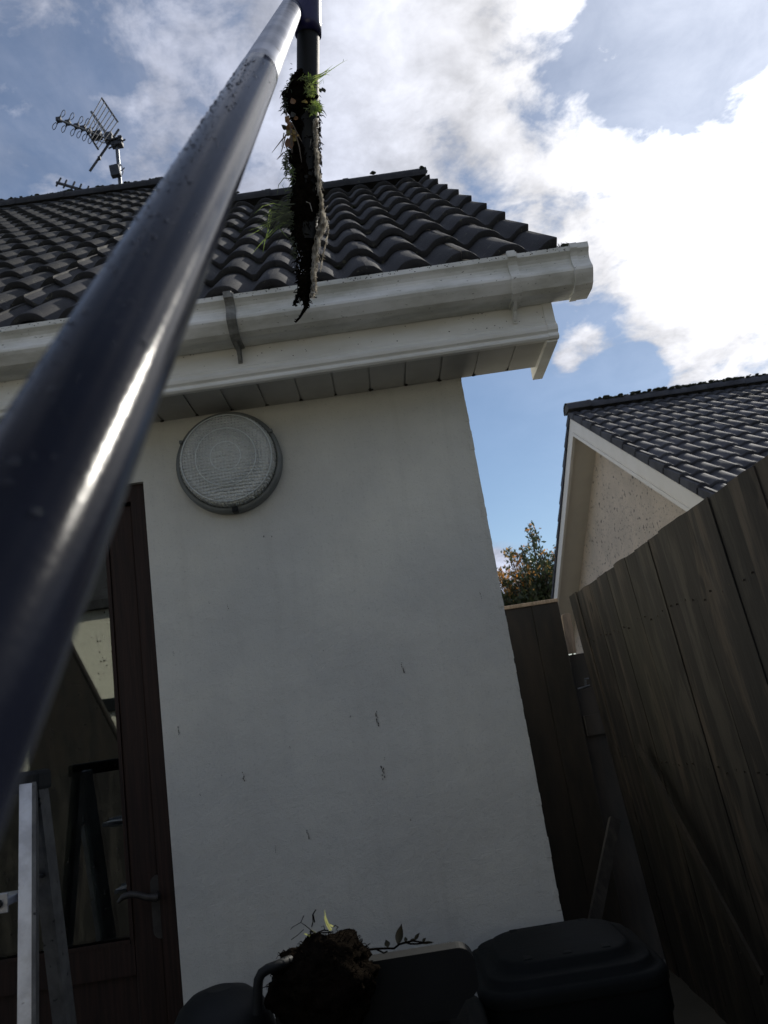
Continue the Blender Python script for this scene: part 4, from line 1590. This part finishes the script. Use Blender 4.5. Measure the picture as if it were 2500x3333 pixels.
def blade(mb, pts, w0, side=None, mi=0):
    pts = [Vector(q_) for q_ in pts]
    n = len(pts)
    vs = []
    for i, q_ in enumerate(pts):
        d_ = (pts[min(i + 1, n - 1)] - pts[max(i - 1, 0)]).normalized()
        s_ = side if side else d_.cross(fw).normalized()
        wd = w0 * (1 - (i / (n - 1)) ** 1.6) + w0 * .05
        if i == 0:
            wd = w0 * .8
        vs += [q_ - s_ * wd, q_ + s_ * wd]
    mb.add(vs, [(2 * i, 2 * i + 1, 2 * i + 3, 2 * i + 2) for i in range(n - 1)], mi, True)


blade(mb, [CP7(585, 325), CP7(553, 270), CP7(535, 215), CP7(526, 155)], .0022)
blade(mb, [CP7(575, 330), CP7(548, 285), CP7(528, 230), CP7(530, 190)], .0018)
blade(mb, [CP7(605, 300), CP7(580, 285), CP7(560, 272)], .0018)
blade(mb, [CP7(430, 388), CP7(400, 372), CP7(370, 358), CP7(352, 357)], .0020)
blade(mb, [CP7(455, 352), CP7(430, 335), CP7(410, 318)], .0013)
mb.build('shoot', leafmat('pale_shoot', (0.42, 0.46, 0.16), (0.50, 0.50, 0.22), 0.5), cl_)

tw_ = thing('leafy_twig', 'dark twig with one big oval leaf lying on the trough right of the soil clump', 'twig', CP7(1130, 470, -.56))
mb = MB()
YT = -.565
mb.tube([CP7(880, 490, YT), CP7(960, 480, YT), CP7(1040, 477, YT), CP7(1105, 478, YT), CP7(1145, 445, YT), CP7(1200, 428, YT), CP7(1260, 415, YT), CP7(1330, 425, YT), CP7(1420, 432, YT)],
        [.0026, .0022, .0020, .0022, .0020, .0022, .0018, .0015, .0010], 6)
mb.tube([CP7(1200, 428, YT), CP7(1240, 440, YT), CP7(1300, 440, YT), CP7(1350, 432, YT)], .0018, 6)
mb.tube([CP7(960, 486, YT), CP7(1020, 515, YT), CP7(1050, 500, YT)], .0016, 5)
mb.build('stem', M_soil, tw_)


def leaf(mb, a, b_, wd, seed=0, nrm=None, fold=.25):
    a, b_ = Vector(a), Vector(b_)
    d_ = b_ - a
    L = d_.length
    d_.normalize()
    s_ = d_.cross(nrm if nrm else fw).normalized()
    u_ = s_.cross(d_)
    vs, fs = [], []
    n = 8
    for i in range(n + 1):
        t = i / n
        ww = wd * (math.sin(math.pi * min(1, t ** .75)) ** 1.25 if 0 < t < 1 else 0)
        c_ = a + d_ * L * t + u_ * .06 * L * math.sin(math.pi * t)
        vs += [c_ - s_ * ww + u_ * ww * fold, c_, c_ + s_ * ww + u_ * ww * fold]
    for i in range(n):
        o_ = i * 3
        fs += [(o_, o_ + 1, o_ + 4, o_ + 3), (o_ + 1, o_ + 2, o_ + 5, o_ + 4)]
    mb.add(vs, fs, 0, True)


for (a, b_, wd) in [((1135, 450), (1168, 268), .0075), ((1055, 470), (1035, 402), .0055), ((1275, 412), (1318, 345), .0035), ((1205, 425), (1195, 378), .0035),
                    ((1340, 425), (1372, 388), .0030), ((1230, 425), (1290, 395), .0028), ((1340, 440), (1440, 425), .0030)]:
    mb = MB()
    leaf(mb, CP7(*a, YT), CP7(*b_, YT), wd)
    mb.build('leaf', M_leafk, tw_)

# ------------------------------------------------------------------ gutter cleaning pole
pd = Vector((0.058, 0.627, 0.777)).normalized()
pe = Vector((-0.639, 0.621, -0.454))
pe = (pe - pd * pe.dot(pd)).normalized()
P0 = CAM + pe * 0.1907
RP = 0.025
pole = thing('gutter_cleaning_pole', 'long shiny dark metal tube running up across the picture to the gutter', 'pole', P0 - pd * .35)
mb = MB()
# joint where the bare upper tube leaves the dark lower tube
SJ = 1.16
n_ = 40
mb.tube([P0 + pd * (-.45 + (SJ + .45) * i / n_) for i in range(n_ + 1)] + [P0 + pd * (SJ + .004)], [RP] * (n_ + 1) + [RP - .0015], 64)
mb.build('lower_tube', M_tube, pole)
mb = MB()
SE = 2.46
top_p = P0 + pd * SE
nz_top = at(1004, -60, d=2.10)
nz_bot = at(1000, 880, y=-.66)
nd = (nz_bot - nz_top).normalized()
mb.tube([P0 + pd * SJ, P0 + pd * (SJ + .01)] + [P0 + pd * (SJ + .01 + (SE - SJ - .01) * i / 20) for i in range(1, 21)], [RP - .0006] * 22, 64)
mb.build('upper_tube', M_tube2, pole)
# over-bend
mb = MB()
pts = []
a_, b_ = top_p, nz_top + Vector((0, 0, .02))
h_ = .16
for i in range(17):
    t = i / 16
    c1, c2 = a_ + pd * h_ * 1.2, b_ - nd * h_ * 1.2
    pts.append(a_ * (1 - t) ** 3 + c1 * 3 * t * (1 - t) ** 2 + c2 * 3 * t * t * (1 - t) + b_ * t ** 3)
mb.tube(pts, .0275, 32)
mb.build('bend', M_navy, pole)
mb = MB()
cend = at(993, 182, d=2.10)
sc_ = (cend - nz_top).dot(nd)
mb.tube([nz_top + nd * (-.02), nz_top + nd * (sc_ - .035), nz_top + nd * (sc_ - .025), nz_top + nd * sc_, nz_top + nd * sc_, nz_top + nd * (sc_ - .02)],
        [.0265, .0283, .0292, .0290, .0262, .0255], 40, 0, False)
mb.build('cuff', M_navy, pole)
mb = MB()
LNZ = (nz_bot - nz_top).length
mb.tube([nz_top + nd * (sc_ - .05), nz_top + nd * LNZ * .45, nz_top + nd * (LNZ * .9)], [.0248, .0248, .023], 40)
mb.build('nozzle', M_blackp, pole)
# water beads on the tube
mb = MB()
rc = random.Random(66)
for i in range(620):
    s_ = rc.uniform(.12, 1.1)
    # beads lie on the right-hand shoulder seen from the camera
    a0 = (-pe)
    b0_ = pd.cross(a0)
    t = rc.gauss(-.75, .45)
    nrm = (a0 * math.cos(t) + b0_ * math.sin(t))
    q_ = P0 + pd * s_ + nrm * RP
    rr = rc.uniform(.0003, .0010) if rc.random() < .85 else rc.uniform(.0011, .0019)
    tx = nrm.orthogonal().normalized()
    ty = nrm.cross(tx)
    K = 6
    r1 = [q_ + (tx * math.cos(2 * math.pi * j / K) + ty * math.sin(2 * math.pi * j / K)) * rr for j in range(K)]
    r2_ = [q_ + (tx * math.cos(2 * math.pi * j / K) + ty * math.sin(2 * math.pi * j / K)) * rr * .7 + nrm * rr * .5 for j in range(K)]
    mb.add(r1 + r2_ + [q_ + nrm * rr * .7], [(j, (j + 1) % K, K + (j + 1) % K, K + j) for j in range(K)] + [(K + j, K + (j + 1) % K, 2 * K) for j in range(K)], 0, True)
tag(mb.build('water_beads', M_drop, pole), kind='stuff')

# ------------------------------------------------------------------ soil, roots and grass hanging on the nozzle
hg = thing('gutter_debris', 'long ragged mass of black soil, roots and grass clogging the pole nozzle', 'debris', at(1000, 600, d=2.1))


def NZ(px, py, dy=0.0):
    """point near the nozzle axis plane at photo pixel"""
    s_ = (py + 60) / 940
    y_ = nz_top.y + (nz_bot.y - nz_top.y) * s_
    return at(px, py, y=y_ + dy)


def c8(u, v):
    return 800 + u / 2.011, v / 2.011


levels = [(500, 320, 445), (540, 300, 448), (580, 285, 452), (620, 262, 470), (660, 250, 482), (700, 258, 486), (740, 290, 478), (800, 308, 452), (860, 312, 448), (930, 310, 448),
          (1000, 300, 448), (1060, 285, 452), (1120, 305, 452), (1200, 312, 462), (1280, 305, 474), (1350, 292, 480), (1420, 285, 478), (1480, 298, 470), (1540, 305, 458),
          (1600, 312, 450), (1680, 335, 440), (1760, 345, 432), (1840, 345, 428), (1900, 352, 430), (1940, 362, 422), (1980, 378, 408)]
mb = MB()
rg_ = []
SEG = 40
for (v, a, b_) in levels:
    pl_, pr_ = NZ(*c8(a, v)), NZ(*c8(b_, v))
    c_ = (pl_ + pr_) / 2
    hw = (pr_ - pl_).length / 2
    dp_ = max(.012, min(.034, hw * 1.0))
    ring = []
    for j in range(SEG):
        t = 2 * math.pi * j / SEG
        o_ = (pr_ - pl_).normalized() * math.cos(t) * hw + Vector((0, 1, 0)) * math.sin(t) * dp_
        q_ = c_ + o_
        k_ = 1 + .20 * fbm(q_, 28, 4) + .10 * fbm(q_, 90, 3)
        ring.append(tuple(c_ + o_ * k_))
    rg_.append(ring)
# interpolate rings for finer relief
fine_r = []
for i in range(len(rg_) - 1):
    for q in range(4):
        t = q / 4
        ring = []
        for j in range(SEG):
            p_ = Vector(rg_[i][j]).lerp(Vector(rg_[i + 1][j]), t)
            c_ = (Vector(rg_[i][0]) + Vector(rg_[i][SEG // 2])) / 2
            d_ = (p_ - c_)
            ring.append(tuple(p_ + d_ * (.16 * fbm(p_, 70, 4))))
        fine_r.append(ring)
fine_r.append(rg_[-1])
loft(mb, fine_r)
rc = random.Random(55)
# crumbs and fibres sticking out
allp = [Vector(q_) for r_ in fine_r for q_ in r_]
for i in range(1500):
    a = rc.choice(allp)
    d_ = Vector((rc.gauss(0, 1), rc.gauss(0, .6), rc.gauss(-.3, .8))).normalized()
    ln = rc.uniform(.003, .011)
    mb.tube([a, a + d_ * ln, a + d_ * ln * 1.5 + Vector((0, 0, -ln * .5))], [.0016, .0010, .0003], 4, 0, False)
# dangling tip strands
for pth, r0_ in [([(385, 1960), (398, 2000), (375, 2040), (352, 2080), (330, 2108)], .006), ([(352, 1890), (345, 1930), (325, 1965), (312, 1985)], .005), ([(420, 1900), (440, 1925), (446, 1945)], .006),
                 ([(330, 1560), (345, 1640), (340, 1700), (352, 1770)], .006), ([(335, 1970), (318, 1998)], .002), ([(398, 1985), (400, 2010), (380, 2045)], .005)]:
    P_ = [NZ(*c8(*q_), rc.uniform(-.01, .01)) for q_ in pth]
    mb.tube(P_, [r0_ * (1 - .8 * i / (len(P_) - 1)) for i in range(len(P_))], 7)
    for q in range(26):
        i = rc.randrange(len(P_) - 1)
        c_ = P_[i].lerp(P_[i + 1], rc.random())
        s_ = rc.uniform(.002, .0045)
        mb.tube([c_, c_ + Vector((rc.gauss(0, s_), rc.gauss(0, s_), rc.gauss(0, s_)))], [.0022, .0008], 4, 0, True)
mb.build('soil', M_soil, hg)

# pale root mat on the right
path = [(455, 770, 10), (447, 830, 14), (450, 900, 16), (452, 960, 18), (460, 1040, 16), (465, 1110, 17), (472, 1180, 15), (484, 1250, 10), (488, 1320, 9), (497, 1380, 14),
        (505, 1440, 22), (490, 1490, 26), (465, 1540, 14), (455, 1600, 15), (450, 1660, 17), (442, 1730, 15), (440, 1800, 17), (440, 1860, 15), (436, 1910, 9)]
mb = MB()
rc = random.Random(91)
# the mat itself: many short overlapping strands
for i in range(3600):
    k_ = rc.randrange(len(path) - 1)
    t = rc.random()
    (u0_, v0_, w0_), (u1_, v1_, w1_) = path[k_], path[k_ + 1]
    u, v, ww = u0_ + (u1_ - u0_) * t, v0_ + (v1_ - v0_) * t, w0_ + (w1_ - w0_) * t
    dens_ = .55 if 1560 < v < 1900 or 860 < v < 1200 or 1420 < v < 1500 else .9
    uu = u + 5 + rc.gauss(0, ww * .45) + 5 * math.sin(v * .045)
    if rc.random() > 1.35 - dens_ * .6:
        continue
    a = NZ(*c8(uu, v), rc.uniform(-.022, .004))
    b_ = NZ(*c8(uu + rc.gauss(0, 6), v + rc.uniform(14, 60)), rc.uniform(-.022, .004))
    m3 = (a + b_) / 2 + Vector((rc.gauss(0, .0015), rc.gauss(0, .002), 0))
    r_ = rc.uniform(.00028, .0008)
    mb.tube([a, m3, b_], [r_, r_ * 1.1, r_ * .5], 4, 0, False)
# loose outer root
P_ = [NZ(*c8(*q_), .004) for q_ in [(530, 1440), (538, 1490), (538, 1530), (525, 1590), (512, 1650), (500, 1700), (488, 1780)]]
mb.tube(P_, [.0012] * 7, 5)
for i in range(120):
    k_ = rc.randrange(6)
    c_ = P_[k_].lerp(P_[k_ + 1], rc.random())
    mb.tube([c_, c_ + Vector((rc.gauss(0, .002), rc.gauss(0, .002), rc.gauss(0, .003)))], [.0010, .0005], 4, 0, False)
for pth in [[(510, 1390), (525, 1360), (538, 1345)], [(500, 1400), (530, 1450)], [(395, 1320), (420, 1330), (435, 1385)]]:
    mb.tube([NZ(*c8(*q_), -.03) for q_ in pth], .0008, 4)
mb.build('root_mat', M_root, hg)
# dark stringy border right of the mat
mb = MB()
for i in range(300):
    v = rc.uniform(750, 1420)
    u = 470 + (v - 750) * .02 + rc.gauss(6, 8) + (18 if v > 1250 else 0)
    a = NZ(*c8(u, v), rc.uniform(-.01, .014))
    b_ = NZ(*c8(u + rc.gauss(0, 6), v + rc.uniform(8, 30)), rc.uniform(-.01, .014))
    mb.tube([a, b_], [rc.uniform(.0008, .0020), .0005], 4, 0, False)
mb.build('root_mat', M_soil, hg)

# mossy fringe on the left side
mb = MB()
fr = [(285, 560, 16), (255, 640, 20), (258, 700, 20), (300, 520, 14), (270, 1010, 16), (255, 1060, 14), (262, 1100, 12), (300, 1120, 16), (305, 1200, 14), (300, 1260, 14), (285, 1330, 22),
      (290, 1400, 22), (300, 1480, 16), (305, 1560, 14), (320, 1640, 12)]
for (u, v, s_) in fr:
    for q in range(75):
        a = NZ(*c8(u + rc.gauss(10, s_ * .6), v + rc.gauss(0, 26)), rc.gauss(0, .012))
        d_ = Vector((rc.gauss(-.5, .7), rc.gauss(0, .6), rc.gauss(.1, .8))).normalized()
        ln = rc.uniform(.004, .012)
        blade(mb, [a, a + d_ * ln * .6, a + d_ * ln + Vector((0, 0, -.002))], rc.uniform(.0006, .0013))
tag(mb.build('moss_fringe', M_grassd, hg), kind='stuff')
# bright moss and grass tufts


def tuft(u, v, su, sv, n, ln, wd, m_, dirs, dy=-.03, nm='grass_tuft'):
    mb = MB()
    for q in range(n):
        a = NZ(*c8(u + rc.gauss(0, su), v + rc.gauss(0, sv)), dy + rc.gauss(0, .008))
        dx, dz = dirs
        d_ = Vector((rc.gauss(dx, .55), rc.gauss(-.1, .5), rc.gauss(dz, .55))).normalized()
        L = rc.uniform(.4, 1.0) * ln
        blade(mb, [a, a + d_ * L * .5, a + d_ * L + Vector((0, 0, -.12 * L))], wd * rc.uniform(.6, 1.2))
    return tag(mb.build(nm, m_, hg), kind='stuff')


tuft(420, 590, 16, 18, 190, .014, .0011, M_mossg, (0, -.2))
tuft(455, 710, 18, 14, 240, .015, .0011, M_mossg, (.1, .2))
tuft(410, 520, 22, 12, 90, .014, .0011, M_mossg, (.3, .1))
tuft(300, 1120, 10, 16, 40, .010, .0010, M_mossg, (-.3, -.3))
gb = MB()
for pth, wd in [([(440, 540), (500, 500), (560, 455), (620, 415), (670, 388)], .0011), ([(445, 525), (490, 490), (535, 455), (572, 424)], .0013), ([(440, 515), (500, 480), (540, 460), (568, 458)], .0014),
                ([(448, 520), (500, 495), (530, 488), (560, 492)], .0011), ([(445, 548), (480, 540), (505, 520), (515, 505)], .0011), ([(440, 530), (480, 505), (520, 480), (545, 450)], .0014),
                ([(450, 545), (485, 550), (508, 525), (512, 560)], .0008), ([(440, 500), (470, 490), (500, 478)], .0016), ([(450, 560), (480, 575), (498, 600)], .0008),
                ([(635, 405), (640, 395), (637, 380)], .0007)]:
    blade(gb, [NZ(*c8(*q_), -.02 - .01 * i) for i, q_ in enumerate(pth)], wd)
gb.build('grass_tuft', M_mossg, hg)
mb = MB()
for (u, v) in [(490, 598), (505, 592), (516, 598)]:
    leaf(mb, NZ(*c8(u - 6, v - 22), -.03), NZ(*c8(u + 4, v + 10), -.03), .0034)
mb.build('leaf', M_leafk, hg)
# long grass fan at the lower left
gb = MB()
for i in range(64):
    u0_, v0_ = rc.uniform(270, 320), rc.uniform(1330, 1470)
    ang = rc.uniform(R(150), R(238))
    L = rc.uniform(60, 210)
    u1_, v1_ = u0_ + math.cos(ang) * L * .55, v0_ - math.sin(ang) * L * .35 - 10
    u2_, v2_ = u0_ + math.cos(ang) * L * 1.1, v0_ - math.sin(ang) * L * .8 + L * .28
    dy = rc.uniform(-.05, .02)
    blade(gb, [NZ(*c8(u0_, v0_), dy), NZ(*c8((u0_ + u1_) / 2, (v0_ + v1_) / 2 - 3), dy), NZ(*c8(u1_, v1_), dy), NZ(*c8((u1_ + u2_) / 2, (v1_ + v2_) / 2 - 3), dy), NZ(*c8(u2_, v2_), dy)],
          rc.uniform(.0008, .0015))
gb.build('grass_tuft', M_grassd, hg)
gb = MB()
for pth, wd in [([(300, 1380), (200, 1440), (100, 1480), (20, 1510)], .0014), ([(290, 1390), (180, 1450), (80, 1510), (0, 1552)], .0014), ([(270, 1400), (170, 1390), (155, 1480), (125, 1580), (112, 1655)], .0020),
                ([(280, 1440), (200, 1500), (110, 1580), (40, 1662)], .0017), ([(290, 1360), (180, 1330), (110, 1350), (55, 1400)], .0011), ([(250, 1450), (190, 1490), (150, 1530), (100, 1600)], .0016),
                ([(210, 1480), (250, 1530), (290, 1570)], .0015), ([(310, 1170), (250, 1165), (215, 1210), (206, 1278)], .0013), ([(305, 1175), (285, 1220), (250, 1270)], .0010),
                ([(160, 1370), (150, 1430), (140, 1500)], .0022), ([(260, 1400), (215, 1420), (160, 1440)], .0016), ([(230, 1470), (180, 1500), (155, 1560)], .0016),
                ([(300, 1240), (260, 1250), (240, 1215), (255, 1190)], .0007)]:
    blade(gb, [NZ(*c8(*q_), -.03) for q_ in pth], wd)
gb.build('grass_tuft', M_grass, hg)
# coloured leaves and long stems
for (a, b_, wd, m_) in [((290, 790), (255, 762), .006, M_leafb), ((300, 800), (262, 800), .0055, M_leafb), ((275, 845), (232, 815), .0042, M_leafk), ((290, 855), (275, 810), .007, M_leafb),
                        ((285, 870), (352, 885), .0055, M_leafy), ((280, 850), (330, 875), .006, M_leafy), ((290, 885), (332, 922), .0055, M_leafy), ((265, 850), (305, 880), .0065, M_leafy),
                        ((285, 900), (300, 975), .0060, M_leafb), ((275, 900), (265, 970), .0045, M_leafb), ((300, 640), (318, 680), .0050, M_leafb), ((390, 650), (380, 672), .0055, M_leafy),
                        ((320, 755), (335, 785), .0040, M_leafb), ((300, 730), (318, 765), .0050, M_leafk)]:
    mb = MB()
    leaf(mb, NZ(*c8(*a), -.035), NZ(*c8(*b_), -.042), wd * 1.25, fold=.4)
    mb.build('leaf', m_, hg)
mb = MB()
for pth in [[(300, 800), (340, 880), (368, 928)], [(325, 870), (350, 960), (366, 1062)], [(280, 870), (240, 910), (172, 998)], [(262, 880), (245, 950), (228, 1010)], [(300, 850), (304, 930), (306, 1000)],
            [(245, 1000), (222, 1025), (203, 1045)], [(290, 820), (296, 920), (300, 1002)], [(265, 720), (264, 765)], [(250, 870), (235, 960)]]:
    mb.tube([NZ(*c8(*q_), -.038) for q_ in pth], [.0014] * (len(pth) - 1) + [.0005], 5)
mb.build('stem', mat('dry_stem', (0.16, 0.12, 0.08), (0.06, 0.045, 0.03), rough=.6), hg)
# glistening wet drops
mb = MB()
for i in range(34):
    u, v = rc.gauss(352, 14), rc.uniform(1620, 1800)
    if i > 24:
        u, v = rc.gauss(440, 14), rc.uniform(1840, 1930)
    c_ = NZ(*c8(u, v), -.03)
    s_ = rc.uniform(.0007, .0017)
    bm = bmesh.new()
    bmesh.ops.create_icosphere(bm, subdivisions=2, radius=s_)
    bm.verts.index_update()
    mb.add([c_ + v_.co for v_ in bm.verts], [[q.index for q in f.verts] for f in bm.faces], 0, True)
    bm.free()
tag(mb.build('water_drops', M_drop, hg), kind='stuff')

# ------------------------------------------------------------------ behind the camera: what the door glass mirrors


def refl(px, py, Y):
    """point on plane y=Y behind the camera that the door glass mirrors at picture position (px, py) (768-wide)"""
    v = crt * ((px * 3.2552 - 1250) / F_PX) - cup * ((py * 3.2552 - 1666.5) / F_PX) + fw
    ym = ys + .014
    c_ = Vector((CAM.x, 2 * ym - CAM.y, CAM.z))
    v.y = -v.y
    return c_ + v * ((Y - c_.y) / v.y)


RY = -8.3
rh = thing('rear_bungalow', 'cream sunlit bungalow behind the photographer, mirrored in the door glass', 'house', (-4, RY - 2, 0))
ztop = refl(100, 608, RY).z
mb = MB()
mb.box((-9, RY - 4, 0), (1.5, RY, ztop))
mb.build('wall', M_rear, rh)
mb = MB()
mb.prism([(RY + .12, ztop - .02), (RY + .12, ztop + .10), (RY - 2, ztop + 1.9), (RY - 4.35, ztop + .1), (RY - 4.35, ztop - .02)], 'x', -9.3, 1.8)
mb.build('roof', M_tile, rh)
a_, b_ = refl(93, 701, RY), refl(120, 710, RY)
mb = MB()
mb.box((a_.x - 1.2, RY - .001, b_.z + .0), (b_.x + .6, RY + .06, a_.z))
mb.build('waste_pipe', M_blackp, rh)
SY = -5.0  # added panel, its slanted edge standing in for the house shadow on the wall
sh_ = thing('shade_panel', 'added unseen dark panel with a sloping top, mirrored in place of the house shadow', 'screen', (-3.5, SY, 0))
q1, q2 = refl(20, 549, SY), refl(127, 760, SY)
mb = MB()
mb.prism([(q1.x, 0), (q1.x, q1.z), (q2.x, q2.z), (q2.x, 0)], 'y', SY - .04, SY)
mb.build('board_panel', M_gate, sh_)
mb = MB()
mb.prism([(q1.x, q1.z + .001), (q1.x, q1.z + .03), (q2.x + .02, q2.z + .03), (q2.x + .02, q2.z - .01)], 'y', SY - .05, SY + .012)
mb.build('capping', M_gate, sh_)
bk_ = thing('rear_fence', 'dark fence closing the yard behind the photographer', 'fence', (0, -4.4, 0))
q3 = refl(120, 765, -4.4)
xq = -5.2
while xq < .75:
    mb = MB()
    mb.box((xq, -4.42, 0), (xq + .138, -4.40, q3.z))
    mb.build('fence_board', M_fence_b, bk_)
    xq += .140
